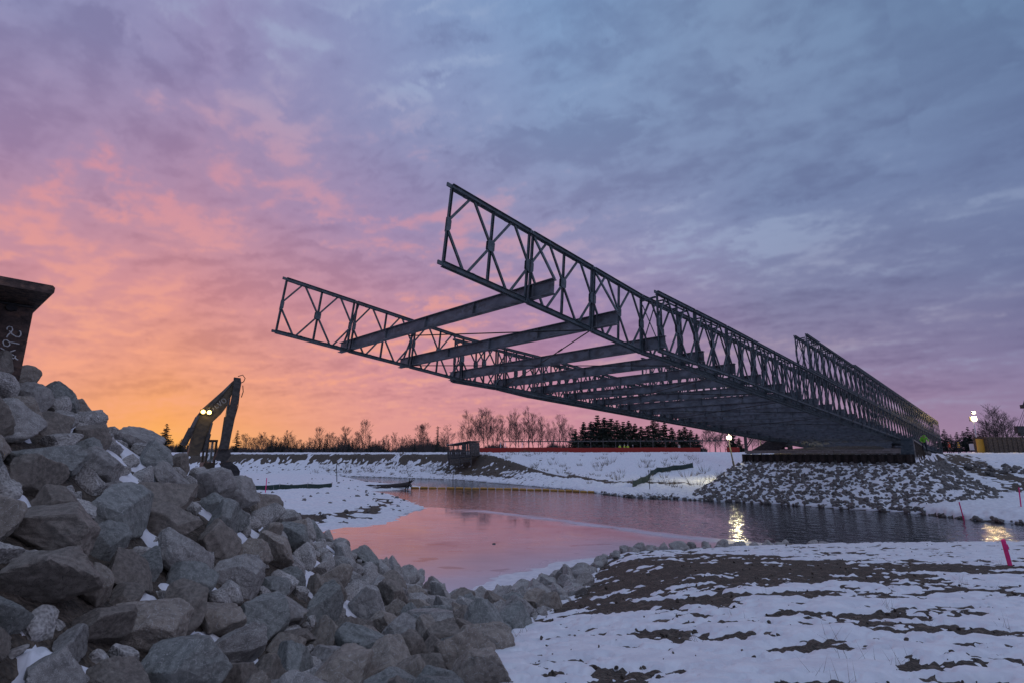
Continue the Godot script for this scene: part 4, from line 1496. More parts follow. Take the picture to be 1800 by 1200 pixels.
func make_trees() -> void:
	var X := func(u: float, d: float) -> float: return spot(u, 780.0, d).x
	var bare := []
	for k in 5: bare.append([bare_tree("bare_tree", "tall leafless tree in the grove behind the orange fence", "leafless trees behind the orange fence", 14.0, [0.6, 0.45, 0.8, 0.55, 0.7][k]), false])
	var spots := []
	for u in [788, 812, 822, 834, 843, 850, 858, 866, 874, 884, 897, 906, 912, 921, 930, 938, 946, 954, 964, 972, 982, 990, 1001, 1008]:
		var d := rng.randf_range(185, 215)
		spots.append([X.call(u, d), d, [0.75, 0.8, 0.95, 1.0, 0.85, 1.1, 1.02, 0.9][int(u) % 8] * (0.8 if u > 940 else 1.0) * (0.75 if u < 815 else 1.0), rng.randi() % 5, {788: "slim leafless tree right behind the wooden shelter", 1008: "leafless tree touching the left end of the dense pines"}.get(u, "")])
	plant(bare, "", spots)
	var low := []
	for k in 3: low.append([bare_tree("bare_tree", "small leafless tree in the low treeline along the far field", "leafless trees of the low far treeline", 10.0, 0.75), false])
	spots = []
	var u := 428.0
	while u < 800.0:
		var d := rng.randf_range(255, 300)
		spots.append([X.call(u, d), d, rng.randf_range(0.5, 1.1) * (0.85 + 0.35 * n_big.get_noise_1d(u * 0.25)), rng.randi() % 3])
		u += rng.randf_range(2.5, 7.5)
	for big in [[641, 1.35], [737, 1.3], [745, 1.2], [606, 1.2], [560, 1.1]]:
		spots.append([X.call(big[0], 262.0), 262.0, big[1], 0, {641: "tallest leafless tree of the low far treeline", 737: "taller leafless tree left of the lone spruce, further from it", 745: "taller leafless tree left of the lone spruce, nearer to it"}.get(big[0], "")])
	plant(low, "", spots)
	var fir := []
	for k in 3: fir.append([conifer("spruce_tree", "small dark spruce in the low treeline along the far field", "spruces of the low far treeline", 7.5, 1.9, false), false])
	spots = []
	u = 470.0
	while u < 790.0:
		var d := rng.randf_range(235, 255)
		spots.append([X.call(u, d), d, rng.randf_range(0.5, 0.95), rng.randi() % 3])
		u += rng.randf_range(4.0, 10.0)
	plant(fir, "", spots)
	var lone := conifer("spruce_tree", "single tall dark spruce standing above the treeline beside the utility pole", "", 12.5, 2.6, false)
	stand(lone, X.call(768, 225.0), 225.0, 0.85, 1.0)
	var pines := []
	for k in 4: pines.append([conifer("pine_tree", "dark bushy pine in the dense row behind the orange fence", "dense pines behind the orange fence", 14.0, 5.6, true), false])
	var spire := conifer("spruce_tree", "pointed dark spruce rising over the dense pine row", "", 15.0, 3.6, false)
	stand(spire, X.call(1159, 172.0), 172.0, 0.78, 0.5)
	spots = []
	for t in [[1012, 0.62], [1027, 0.70], [1040, 0.78], [1052, 0.86], [1064, 0.90], [1075, 0.84], [1086, 0.74], [1097, 0.72], [1107, 0.74], [1118, 0.70], [1128, 0.66], [1140, 0.72], [1150, 0.78], [1170, 0.70], [1182, 0.58], [1196, 0.62], [1206, 0.68], [1216, 0.58], [1226, 0.48], [1289, 0.50], [1300, 0.42]]:
		var d := rng.randf_range(170, 185)
		var named: String = {1012: "low dark pine at the left end of the dense row, next to the bare grove", 1064: "tallest broad pine of the dense row behind the orange fence", 1226: "short pine at the right end of the dense row, by the gap in the fence", 1289: "larger of two pines behind the lamps of the slim light mast", 1300: "smaller of two pines behind the lamps of the slim light mast"}.get(t[0], "")
		spots.append([X.call(t[0], d), d, t[1], rng.randi() % 4, named])
	plant(pines, "", spots)
	var lean := []
	for k in 2: lean.append([bare_tree("bare_tree", "thin leafless tree beyond the gap in the orange fence", "leafless trees beyond the gap in the fence", 9.0, 0.7), false])
	spots = []
	for v in [1238, 1247, 1256, 1266, 1275, 1322, 1333, 1345, 1356, 1365, 1372]:
		var d := rng.randf_range(150, 175)
		spots.append([X.call(v, d), d, rng.randf_range(0.6, 0.9)])
	plant(lean, "", spots)
	# two round topped pines by the excavator
	var a := conifer("pine_tree", "dark round topped pine against the orange glow above the boulders", "", 11.0, 3.4, true)
	stand(a, X.call(288, 175.0), 175.0, 0.85, 0.3)
	var b := conifer("pine_tree", "open branched pine just beside the excavator bucket", "", 11.0, 2.6, true)
	stand(b, X.call(415, 170.0), 170.0, 0.72, 2.3)
	var c := conifer("pine_tree", "smaller pine low behind the boulders left of the excavator", "", 9.0, 3.0, true)
	stand(c, X.call(318, 180.0), 180.0, 0.55, 4.0)
	# right hand wood behind the workers
	var dark := []
	for k in 2: dark.append([conifer("pine_tree", "dark pine in the wood behind the two workers on the road", "pines of the wood behind the road", 12.0, 3.8, true), false])
	spots = []
	for v in [1652, 1664, 1674, 1686, 1697, 1706, 1716, 1724, 1732]:
		var d := rng.randf_range(135, 150)
		spots.append([X.call(v, d), d, rng.randf_range(0.44, 0.6)])
	plant(dark, "", spots)
	var grey := []
	for k in 2: grey.append([bare_tree("bare_tree", "leafless grey tree behind the long brown container", "leafless trees behind the container", 11.0, 0.9), false])
	spots = []
	for v in [1738, 1745, 1752, 1759, 1766, 1774, 1783]:
		var d := rng.randf_range(130, 145)
		spots.append([X.call(v, d), d, rng.randf_range(0.7, 0.95)])
	plant(grey, "", spots)
	# undergrowth along the edge of the woods: one tangled mass
	var st := begin()
	for i in 25000:
		var v := rng.randf_range(150.0, 1240.0)
		var d := rng.randf_range(178.0, 190.0) if v > 790 else rng.randf_range(240.0, 262.0)
		var x: float = X.call(v, d)
		var h := (rng.randf_range(0.8, 3.2) if v > 790 else rng.randf_range(1.5, 5.2)) * (0.70 + 0.9 * n_mid.get_noise_2d(x * 0.8, 0.0)) * (1.0 if v < 1000 else 0.8)
		var g := land(x, d)
		var w := rng.randf_range(0.06, 0.22)
		var lean_x := rng.randfn() * 0.7
		tri(st, Vector3(x - w, g, -d), Vector3(x + lean_x, g + h, -d + rng.randfn() * 0.5), Vector3(x + w, g, -d))
	tag(part("undergrowth", st.commit(), M.twig, self), "", "", "", "stuff")
	# dry weeds on the far bank and around the bar
	st = begin()
	for i in 260:
		var x := rng.randf_range(-40.0, 30.0)
		var d := tab(FAR_X, FAR_D, x) + rng.randf_range(6.0, 50.0)
		if x < -2.0: d = tab(FAR_X, FAR_D, x) + rng.randf_range(2.0, 12.0)
		if abut_dist(x, d) < 4.0: continue
		var size := rng.randf_range(0.3, 0.9) * (1.6 if rng.randf() < 0.15 else 1.0)
		for k in 22:
			var a0 := rng.randf() * TAU
			var base := Vector3(x + cos(a0) * size * 0.4, land(x, d), -d + sin(a0) * size * 0.4)
			var tip := base + Vector3(cos(a0) * 0.5, rng.randf_range(0.5, 1.1), sin(a0) * 0.5) * size
			var s := Vector3(0.018, 0, 0)
			tri(st, base - s, tip, base + s)
	tag(part("dry_weeds", st.commit(), M.grass, self), "", "", "", "stuff")

# ------------------------------------------------------------------ people
func person_mesh(bones: Array) -> ArrayMesh:
	# bones: [from, to, radius at from, radius at to, colour]; meshed as one skin with surface nets
	var cell := 0.032
	var lo := Vector3.INF
	var hi := -Vector3.INF
	for b in bones:
		for e in [0, 1]:
			lo = lo.min(b[e] - Vector3.ONE * (b[2 + e] + 0.08))
			hi = hi.max(b[e] + Vector3.ONE * (b[2 + e] + 0.08))
	var nx := int((hi.x - lo.x) / cell) + 2
	var ny := int((hi.y - lo.y) / cell) + 2
	var nz := int((hi.z - lo.z) / cell) + 2
	var field := PackedFloat32Array()
	field.resize(nx * ny * nz)
	for k in nz:
		for j in ny:
			for i in nx:
				var p := lo + Vector3(i, j, k) * cell
				var f := 1e3
				for b in bones:
					var ab: Vector3 = b[1] - b[0]
					var t := clampf((p - b[0]).dot(ab) / maxf(ab.length_squared(), 1e-6), 0.0, 1.0)
					var dd: float = (p - b[0] - ab * t).length() - lerpf(b[2], b[3], t)
					f = softmin(f, dd, 0.035) if f < 100.0 else dd
				field[(k * ny + j) * nx + i] = f
	var at := {}
	var v := PackedVector3Array()
	var col := PackedColorArray()
	for k in nz - 1:
		for j in ny - 1:
			for i in nx - 1:
				var q := (k * ny + j) * nx + i
				var sum := Vector3.ZERO
				var n := 0
				for e in [[0, 0, 0, 1, 0, 0], [0, 0, 0, 0, 1, 0], [0, 0, 0, 0, 0, 1], [1, 0, 0, 1, 1, 0], [1, 0, 0, 1, 0, 1], [0, 1, 0, 1, 1, 0], [0, 1, 0, 0, 1, 1], [0, 0, 1, 1, 0, 1], [0, 0, 1, 0, 1, 1], [1, 1, 0, 1, 1, 1], [1, 0, 1, 1, 1, 1], [0, 1, 1, 1, 1, 1]]:
					var fa := field[q + e[0] + e[1] * nx + e[2] * nx * ny]
					var fb := field[q + e[3] + e[4] * nx + e[5] * nx * ny]
					if (fa < 0.0) != (fb < 0.0):
						sum += Vector3(e[0], e[1], e[2]).lerp(Vector3(e[3], e[4], e[5]), fa / (fa - fb))
						n += 1
				if n:
					var p := lo + (Vector3(i, j, k) + sum / n) * cell
					at[q] = v.size()
					v.append(p)
					var best := 1e9
					var c := Color.WHITE
					for b in bones:
						var ab: Vector3 = b[1] - b[0]
						var t := clampf((p - b[0]).dot(ab) / maxf(ab.length_squared(), 1e-6), 0.0, 1.0)
						var dd: float = (p - b[0] - ab * t).length() - lerpf(b[2], b[3], t)
						if dd < best:
							best = dd
							c = b[4]
					col.append(c)
	var st := begin()
	for k in range(1, nz - 1):
		for j in range(1, ny - 1):
			for i in range(1, nx - 1):
				var q := (k * ny + j) * nx + i
				var inside := field[q] < 0.0
				for ax in 3:
					var stepv: int = [1, nx, nx * ny][ax]
					if inside == (field[q + stepv] < 0.0): continue
					var s1: int = [nx, nx * ny, 1][ax]
					var s2: int = [nx * ny, 1, nx][ax]
					var ids := [q, q - s1, q - s1 - s2, q - s2]
					var ok := true
					for id in ids: ok = ok and at.has(id)
					if not ok: continue
					var order := [0, 2, 1, 0, 3, 2] if inside else [0, 1, 2, 0, 2, 3]
					for o in order:
						st.set_smooth_group(0)
						st.set_color(col[at[ids[o]]])
						st.add_vertex(v[at[ids[o]]])
	st.index()
	st.generate_normals()
	return st.commit()

var skin_material: StandardMaterial3D

func person(label: String, at: Vector3, turn: float, pose: String, jacket: Color, legs: Color, hat: Color, vest: Variant, group := "") -> void:
	var root := thing("person", label, "person", at, group)
	root.rotation.y = turn
	var skin := Color(0.45, 0.28, 0.21)
	var boots := Color(0.03, 0.025, 0.02)
	var hip := 0.93
	var bones := []
	var head := Vector3(0, 1.62, 0.02)
	var chest := Vector3(0, 1.30, 0)
	var pelvis := Vector3(0, hip, 0)
	var hands := [Vector3(-0.30, 0.80, 0.10), Vector3(0.30, 0.80, 0.10)]
	var elbows := [Vector3(-0.29, 1.08, -0.03), Vector3(0.29, 1.08, -0.03)]
	var feet := [Vector3(-0.13, 0.06, 0.0), Vector3(0.14, 0.06, 0.06)]
	var knees := [Vector3(-0.12, 0.50, 0.03), Vector3(0.13, 0.50, 0.07)]
	if pose == "lean":
		head = Vector3(0.02, 1.36, 0.52)
		chest = Vector3(0, 1.18, 0.28)
		hands = [Vector3(-0.24, 0.86, 0.56), Vector3(0.26, 0.86, 0.58)]
		elbows = [Vector3(-0.30, 1.00, 0.34), Vector3(0.31, 1.00, 0.36)]
	elif pose == "crouch":
		pelvis = Vector3(0, 0.42, -0.12)
		chest = Vector3(0, 0.80, 0.05)
		head = Vector3(0, 1.12, 0.14)
		knees = [Vector3(-0.16, 0.50, 0.28), Vector3(0.17, 0.46, 0.28)]
		hands = [Vector3(-0.16, 0.52, 0.44), Vector3(0.18, 0.50, 0.44)]
		elbows = [Vector3(-0.28, 0.66, 0.20), Vector3(0.29, 0.66, 0.20)]
	elif pose == "folded":
		hands = [Vector3(0.10, 1.10, 0.20), Vector3(-0.10, 1.14, 0.20)]
		elbows = [Vector3(-0.30, 1.10, 0.06), Vector3(0.30, 1.10, 0.06)]
	var spine := (chest - pelvis).normalized()
	var sh := chest + spine * 0.14
	bones.append([pelvis, chest, 0.155, 0.17, jacket])
	bones.append([sh + Vector3(-0.13, 0, 0), sh + Vector3(0.13, 0, 0), 0.10, 0.10, jacket])
	bones.append([sh, head - (head - sh) * 0.3, 0.065, 0.06, skin])
	bones.append([head + Vector3(0, -0.03, 0.01), head + Vector3(0, 0.06, -0.01), 0.088, 0.098, skin])
	bones.append([head + Vector3(0, -0.01, 0.095), head + Vector3(0, -0.03, 0.11), 0.018, 0.02, skin])
	for s in 2:
		var sg := -1.0 if s == 0 else 1.0
		bones.append([sh + Vector3(sg * 0.19, -0.01, 0), elbows[s], 0.070, 0.055, jacket])
		bones.append([elbows[s], hands[s], 0.055, 0.040, jacket])
		bones.append([hands[s], hands[s] + (hands[s] - elbows[s]).normalized() * 0.10, 0.040, 0.036, skin])
		bones.append([pelvis + Vector3(sg * 0.09, -0.02, 0), knees[s], 0.105, 0.068, legs])
		bones.append([knees[s], feet[s] + Vector3(0, 0.04, -0.02), 0.068, 0.05, legs])
		bones.append([feet[s] + Vector3(0, 0.0, -0.04), feet[s] + Vector3(sg * 0.03, -0.01, 0.16), 0.055, 0.045, boots])
	part("body", person_mesh(bones), skin_material, root)
	var st := begin()
	for s in 2:
		var f: Vector3 = (hands[s] - elbows[s]).normalized()
		var side := f.cross(Vector3(0, 0, 1)).normalized()
		if side.length() < 0.1: side = Vector3.RIGHT
		for k in 4:
			var b: Vector3 = hands[s] + f * 0.09 + side * (k - 1.5) * 0.021
			var l: float = [0.062, 0.072, 0.066, 0.052][k]
			tube(st, [b, b + f * l, b + f * l * 1.5 + Vector3(0, -0.02, 0.012)], [0.010, 0.009, 0.007], 5)
		var b2: Vector3 = hands[s] + f * 0.03 + side * 0.04
		tube(st, [b2, b2 + side * 0.03 + f * 0.03, b2 + side * 0.035 + f * 0.065], [0.012, 0.011, 0.008], 5)
	part("fingers", st.commit(), flat_material(skin, 0.7), root)
	st = begin()
	var pts := []
	var rad := []
	for k in 7:
		var a := PI * 0.5 * k / 6.0
		pts.append(head + Vector3(0, 0.055 + 0.105 * sin(a), -0.005))
		rad.append(maxf(0.128 * cos(a), 0.004))
	tube(st, pts, rad, 14)
	tube(st, [head + Vector3(0, 0.05, 0.03), head + Vector3(0, 0.062, 0.03)], [0.145], 14)
	part("hard_hat", st.commit(), flat_material(hat, 0.4), root)
	if vest != null:
		st = begin()
		tube(st, [pelvis + spine * 0.02, pelvis.lerp(chest, 0.5), chest, sh + spine * 0.06], [0.172, 0.180, 0.186, 0.14], 14)
		part("safety_vest", st.commit(), flat_material(vest, 0.7), root)

func make_people() -> void:
	skin_material = StandardMaterial3D.new()
	skin_material.vertex_color_use_as_albedo = true
	skin_material.roughness = 0.85
	var dark := Color(0.03, 0.03, 0.04)
	var lime := Color(0.50, 0.62, 0.06)
	var white := Color(0.7, 0.7, 0.7)
	var fence := [[1090, 118.0, "person in yellow jacket at the orange fence, leftmost of the group", lime, 0.3], [1098, 117.0, "person in yellow with folded arms, second of the group at the orange fence", lime, 0.9], [1104, 118.5, "person in yellow standing upright, third of the group at the orange fence", lime, -0.6], [1113, 119.0, "person in a dark jacket and pale hard hat behind the orange fence", Color(0.05, 0.05, 0.06), -1.2]]
	for f in fence:
		var p := grounded(spot(f[0], 792, f[1]))
		person(f[2], p, f[4], "stand" if f[1] != 117.0 else "folded", f[3], dark, white, null, "workers behind the orange fence")
	person("person in a pale coat alone at the orange fence", grounded(spot(1195, 792, 116.0)), 0.4, "stand", Color(0.42, 0.36, 0.33), Color(0.2, 0.12, 0.1), white, null)
	person("person in red vest and dark clothes standing on the road by the bridge", grounded(spot(1670, 790, 83.0)), 0.2, "stand", Color(0.06, 0.03, 0.03), dark, Color(0.55, 0.08, 0.04), Color(0.42, 0.05, 0.03))
	person("person in orange yellow vest with folded arms on the road", grounded(spot(1687, 790, 84.0)), -0.2, "folded", Color(0.06, 0.06, 0.06), dark, Color(0.75, 0.5, 0.06), Color(0.72, 0.40, 0.05))
	var q := bridge_at(18.6, 1.9, 0.0)
	person("person in bright green jacket leaning over the guard rail", Vector3(q.x + 1.0, 4.62, q.z - 0.7), -0.5, "lean", Color(0.22, 0.62, 0.05), dark, Color(0.25, 0.65, 0.06), null)
	person("person in dark clothes and yellow vest crouching by the far roller bearing", Vector3(spot(1347, 780, 60.5).x, 4.42, -60.5), 1.2, "crouch", dark, dark, Color(0.1, 0.1, 0.1), Color(0.55, 0.48, 0.05))

# ------------------------------------------------------------------ the rest of the far bank
func make_bank_things() -> void:
	# orange safety fence in spans
	var net := thing("safety_fence", "long orange plastic safety fence along the top of the far bank", "fence", grounded(spot(1040, 797, 110.0)))
	var prev := Vector3.ZERO
	var k := 0
	for u in range(842, 1240, 15):
		var d := 112.0 - (u - 842) * 0.006
		var p := grounded(spot(u, 797, d)) - net.position
		if k > 0:
			var st := begin()
			var sag := 0.10 * sin(k * 2.3)
			bar(st, prev + Vector3(0, 0.52, 0), p + Vector3(0, 0.52 + sag * 0.3, 0), 0.02, 1.16)
			part("netting", st.commit(), M.orange_net, net)
		var st2 := begin()
		bx(st2, p + Vector3(0, 0.6, -0.04), Vector3(0.05, 1.25, 0.04))
		part("post", st2.commit(), M.dark_steel, net)
		prev = p
		k += 1
	var net2 := thing("safety_fence", "short piece of orange safety fence beside the abutment", "fence", grounded(spot(1290, 797, 92.0)))
	var a := grounded(spot(1279, 797, 92.0)) - net2.position
	var b := grounded(spot(1301, 797, 92.0)) - net2.position
	var stn := begin()
	bar(stn, a + Vector3(0, 0.5, 0), b + Vector3(0, 0.5, 0), 0.02, 1.05)
	part("netting", stn.commit(), M.orange_net, net2)
	for p in [a, b]:
		stn = begin()
		bx(stn, p + Vector3(0, 0.6, -0.04), Vector3(0.05, 1.3, 0.04))
		part("post", stn.commit(), M.dark_steel, net2)
	# high railing with capped brackets
	var rail := thing("high_railing", "tall dark railing with capped posts behind the orange fence", "railing", grounded(spot(1080, 797, 125.0)))
	var u0 := 885.0
	k = 0
	var last := Vector3.ZERO
	while u0 < 1292.0:
		var d := 126.0 - (u0 - 885.0) * 0.03
		var g := grounded(spot(u0, 797, d)) - rail.position
		var st := begin()
		if k % 2 == 0:
			bx(st, g + Vector3(0, 1.25, 0), Vector3(0.13, 2.5, 0.13))
			part("post", st.commit(), M.old_wood, rail)
			st = begin()
		bx(st, g + Vector3(0, 2.86, 0), Vector3(0.20, 0.42, 0.14))
		bx(st, g + Vector3(0, 3.10, 0), Vector3(0.40, 0.08, 0.2))
		part("bracket", st.commit(), M.dark_steel, rail)
		if k > 0:
			st = begin()
			bar(st, last + Vector3(0, 2.62, 0), g + Vector3(0, 2.62, 0), 0.10, 0.22)
			part("rail", st.commit(), M.old_wood, rail)
		last = g
		u0 += 11.0
		k += 1
	# weathered wooden shelter sliding off the cut bank
	var at := grounded(spot(816, 800, 97.0))
	at.y = spot(816, 812, 97.0).y
	var hut := thing("wooden_shelter", "weathered grey wooden shelter tilting on the edge of the eroded bank", "shelter", at)
	hut.rotation = Vector3(0.0, -0.5, 0.09)
	var st := begin()
	bx(st, Vector3(0, 3.42, 0), Vector3(5.2, 0.14, 3.4), Basis(Vector3(0, 0, 1), 0.05))
	part("roof", st.commit(), M.old_wood, hut)
	st = begin()
	bx(st, Vector3(-0.9, 3.44, 0), Vector3(3.2, 0.10, 3.3), Basis(Vector3(0, 0, 1), 0.05))
	part("roof_snow", st.commit(), M.snow, hut)
	st = begin()
	bx(st, Vector3(0, 1.0, 0), Vector3(5.0, 0.16, 3.2))
	part("floor", st.commit(), M.old_wood, hut)
	for x in [-2.4, -1.2, 0.0, 1.2, 2.4]:
		for z in [-1.5, 1.5]:
			st = begin()
			bx(st, Vector3(x, 2.2, z), Vector3(0.14, 2.3, 0.14))
			part("post", st.commit(), M.old_wood, hut)
	for x in range(11):
		st = begin()
		bx(st, Vector3(-2.4 + x * 0.48, 1.55, 1.48), Vector3(0.40, 0.95, 0.05))
		part("board", st.commit(), M.old_wood, hut)
		if x > 6:
			st = begin()
			bx(st, Vector3(-2.4 + x * 0.48, 2.7, 1.47), Vector3(0.40, 1.2, 0.05))
			part("board", st.commit(), M.old_wood, hut)
	for x in range(7):
		st = begin()
		bx(st, Vector3(2.48, 2.2, -1.4 + x * 0.46), Vector3(0.05, 2.3, 0.38))
		part("board", st.commit(), M.old_wood, hut)
	for y in [0.05, 0.42, 0.75]:
		st = begin()
		bx(st, Vector3(0, y, 1.45), Vector3(5.0, 0.16, 0.10))
		part("skirt_board", st.commit(), M.old_wood, hut)
	for x in [-2.4, 0.0, 2.4]:
		st = begin()
		bx(st, Vector3(x, 0.1, 1.36), Vector3(0.2, 2.0, 0.2))
		part("pile", st.commit(), M.old_wood, hut)
	# utility poles on the skyline
	for up in [[475, 245.0, 8.0, "thin utility pole at the left end of the low treeline"], [769, 232.0, 11.5, "utility pole with a cross arm behind the single tall spruce"], [1313, 110.0, 5.0, "stout dark pole with two braces left of the roller bearing"]]:
		var g := grounded(spot(up[0], 797, up[1]))
		var pole := thing("utility_pole", up[3], "utility pole", g)
		st = begin()
		tube(st, [Vector3.ZERO, Vector3(0, up[2], 0)], [0.17 if up[1] > 200 else 0.34, 0.12 if up[1] > 200 else 0.26], 8)
		part("pole", st.commit(), M.bark, pole)
		if up[1] > 200:
			st = begin()
			bx(st, Vector3(0, up[2] - 0.5, 0.18), Vector3(2.2, 0.18, 0.12))
			part("cross_arm", st.commit(), M.bark, pole)
		else:
			for br in [[1.6, 3.6], [1.0, 3.0]]:
				st = begin()
				bar(st, Vector3(0.2, br[0], 0), Vector3(2.2, br[1] + 0.6, 0), 0.14, 0.18)
				part("brace", st.commit(), M.bark, pole)
	# two pale light poles behind the fence
	for l in [[880, 140.0], [888, 141.0], [918, 140.0]]:
		var g := grounded(spot(l[0], 797, l[1]))
		st = begin()
		tube(st, [Vector3.ZERO, Vector3(0, 2.6, 0)], [0.09, 0.08], 8)
		bx(st, Vector3(0, 2.62, 0), Vector3(0.24, 0.10, 0.24))
		var o := part("white_post", st.commit(), M.white_paint, self, Transform3D(Basis(), g))
		tag(o, ["slim white post behind the orange fence, nearest the wooden shelter", "slim white post behind the orange fence, second from the wooden shelter", "slim white post behind the orange fence under the tall bare trees"][[880, 888, 918].find(l[0])], "post", "white posts behind the fence")

func silt_fence(pts: Array, label: String, tall: float) -> void:
	var root := thing("silt_fence", label, "silt fence", grounded(pts[0]), "dark fabric silt fences")
	for i in pts.size():
		var g := grounded(pts[i]) - root.position
		var st := begin()
		bx(st, g + Vector3(0, tall * 0.55, -0.03), Vector3(0.045, tall * 1.25, 0.045))
		part("stake", st.commit(), M.wood, root)
		if i:
			var h := grounded(pts[i - 1]) - root.position
			st = begin()
			var n := 6
			for k in n:
				var a := h.lerp(g, float(k) / n)
				var b := h.lerp(g, float(k + 1) / n)
				var sa := -0.16 * tall * sin(PI * k / n)
				var sb := -0.16 * tall * sin(PI * (k + 1) / n)
				var bulge := Vector3(0, 0, 0.06 * sin(PI * k / n))
				bar(st, a + Vector3(0, tall * 0.5 + sa, 0) + bulge, b + Vector3(0, tall * 0.5 + sb, 0) + bulge, 0.015, tall)
			part("fabric", st.commit(), M.silt, root)

func make_small_things() -> void:
	silt_fence([Vector3(-30.5, 0, -54.0), Vector3(-27.5, 0, -55.0), Vector3(-24.6, 0, -56.5), Vector3(-22.4, 0, -58.5), Vector3(-20.6, 0, -61.0)], "sagging dark green silt fence on the snow bar beside the pink stake", 0.62)
	silt_fence([Vector3(13.8, 0, -61.0), Vector3(15.5, 0, -64.0), Vector3(17.4, 0, -67.5), Vector3(18.8, 0, -72.0), Vector3(20.5, 0, -75.0), Vector3(23.5, 0, -77.0), Vector3(27.0, 0, -79.0)], "dark green silt fence bending up the snowy far bank", 0.85)
	# stakes
	var st := begin()
	var p := grounded(Vector3(11.72, 0, -12.95), 0.1)
	prism(st, [Vector2(-0.04, 0.0), Vector2(0.0, -0.06), Vector2(0.04, 0.0), Vector2(0.04, 0.58), Vector2(0.025, 0.62), Vector2(-0.03, 0.61), Vector2(-0.04, 0.59)], -0.02, 0.02)
	var s := thing("survey_stake", "bright pink survey stake on the near snow beside the dark soil patch", "survey stake", p)
	part("lath", st.commit(), M.pink, s, Transform3D(Basis(Vector3(0, 0, 1), 0.09), Vector3(0, 0.06, 0)))
	st = begin()
	prism(st, [Vector2(-0.05, 0.47), Vector2(0.045, 0.51), Vector2(0.065, 0.42), Vector2(0.01, 0.38), Vector2(-0.045, 0.40)], 0.024, 0.034)
	part("ribbon", st.commit(), M.pink, s, Transform3D(Basis(Vector3(0, 0, 1), 0.09), Vector3(0, 0.06, 0)))
	for k in [[-24.7, 53.6, 1.5, 0.04, "thin pink stake behind the green silt fence on the bar", true, 0.0], [30.6, 36.6, 1.15, 0.035, "thin reddish stake leaning on the right hand snow bench", true, -0.12], [34.4, 36.4, 1.45, 0.035, "thin dark reddish stake nearer the frame edge on the snow bench", true, 0.10], [-23.3, 71.0, 2.4, 0.05, "thin dark rod standing in the snow at the head of the bar", false, -0.1], [-7.6, 68.6, 2.2, 0.04, "thin dark rod standing in the water by the log", false, 0.0], [15.0, 58.2, 2.2, 0.04, "thin dark rod standing at the foot of the bent silt fence", false, 0.0], [29.6, 62.6, 3.4, 0.06, "dark rod standing beside the stacked pale boxes", false, 0.05]]:
		st = begin()
		tube(st, [Vector3(0, -0.2, 0), Vector3(k[6] * k[2], k[2], 0)], [k[3]], 6)
		tag(part("survey_stake" if k[5] else "marker_rod", st.commit(), M.pink if k[5] else M.dark_steel, self, Transform3D(Basis(), grounded(Vector3(k[0], 0, -k[1])).max(Vector3(-999, 0, -999)))), k[4], "stake" if k[5] else "rod")
	# floating boom: a line of floats
	var line := [Vector3(-12.9, 0, -68.3), Vector3(-6.0, 0, -67.4), Vector3(0, 0, -66.0), Vector3(5.5, 0, -63.6), Vector3(10.3, 0, -60.4)]
	var root := thing("floating_boom", "yellow orange floating boom stretched across the river from the log", "floating boom", Vector3(-1, 0, -66))
	for i in 24:
		var t := i / 24.0 * 4.0
		var a: Vector3 = line[int(t)].lerp(line[mini(int(t) + 1, 4)], fmod(t, 1.0))
		var t2 := (i + 0.9) / 24.0 * 4.0
		var b: Vector3 = line[mini(int(t2), 3)].lerp(line[mini(int(t2), 3) + 1], t2 - mini(int(t2), 3))
		st = begin()
		var y := 0.06 + 0.03 * sin(i * 1.7)
		tube(st, [a + Vector3(1, y - 0.02, 66), a.lerp(b, 0.1) + Vector3(1, y, 66), a.lerp(b, 0.9) + Vector3(1, y, 66), b + Vector3(1, y - 0.02, 66)], [0.05, 0.15, 0.15, 0.05], 10)
		part("float", st.commit(), M.boom_yellow, root)
	# drift log with its roots
	var log_ := thing("drift_log", "dark drift log with upturned roots lying at the tip of the snow spit", "log", Vector3(-14.6, 0.1, -67.2))
	st = begin()
	tube(st, [Vector3(-2.4, 0.35, 0.2), Vector3(-1.0, 0.3, 0.1), Vector3(0.6, 0.35, 0), Vector3(1.6, 0.45, 0)], [0.10, 0.2, 0.28, 0.36], 8)
	part("trunk", st.commit(), M.bark, log_)
	for i in 16:
		st = begin()
		var ang := rng.randf() * TAU
		var o := Vector3(1.5, 0.45, 0)
		var e := o + Vector3(rng.randf_range(-0.6, 0.8), sin(ang) * 0.75, cos(ang) * 0.9)
		tube(st, [o, o.lerp(e, 0.5) + Vector3(0.1, 0.1, 0), e], [0.12, 0.07, 0.02], 5)
		part("root", st.commit(), M.bark, log_)
	for l in [[-16.0, 65.6, 2.2, 0.3], [-17.6, 66.6, 1.6, -0.4]]:
		st = begin()
		tube(st, [Vector3(-l[2] * 0.5, 0.12, 0), Vector3(0, 0.2, 0.1), Vector3(l[2] * 0.5, 0.14, 0)], [0.07, 0.11, 0.08], 7)
		tag(part("driftwood", st.commit(), M.bark, self, Transform3D(Basis(Vector3.UP, l[3]), grounded(Vector3(l[0], 0, -l[1])))), "dark driftwood stick lying on the snow " + ("just before the log roots" if l[3] > 0 else "behind the thin end of the log"), "driftwood")
	# brushy tangle at the far water's edge
	var bush := thing("brush_tangle", "dark tangle of brush at the water's edge below the bent silt fence", "brush", Vector3(15.3, 0.05, -54.6))
	st = begin()
	for i in 140:
		var a := Vector3(rng.randfn() * 1.6, 0, rng.randfn() * 0.35)
		tube(st, [a, a + Vector3(rng.randfn() * 0.7, rng.randf_range(0.05, 0.45), rng.randfn() * 0.3)], [0.03, 0.012], 3, false)
	part("twigs", st.commit(), M.bark, bush)
	tag(bush.get_child(0), "", "", "", "stuff")
	# stacked pale boxes by the abutment
	k_boxes()
	# long brown container, its yellow end plate and the crane block
	var g := grounded(spot(1768, 797, 80.0))
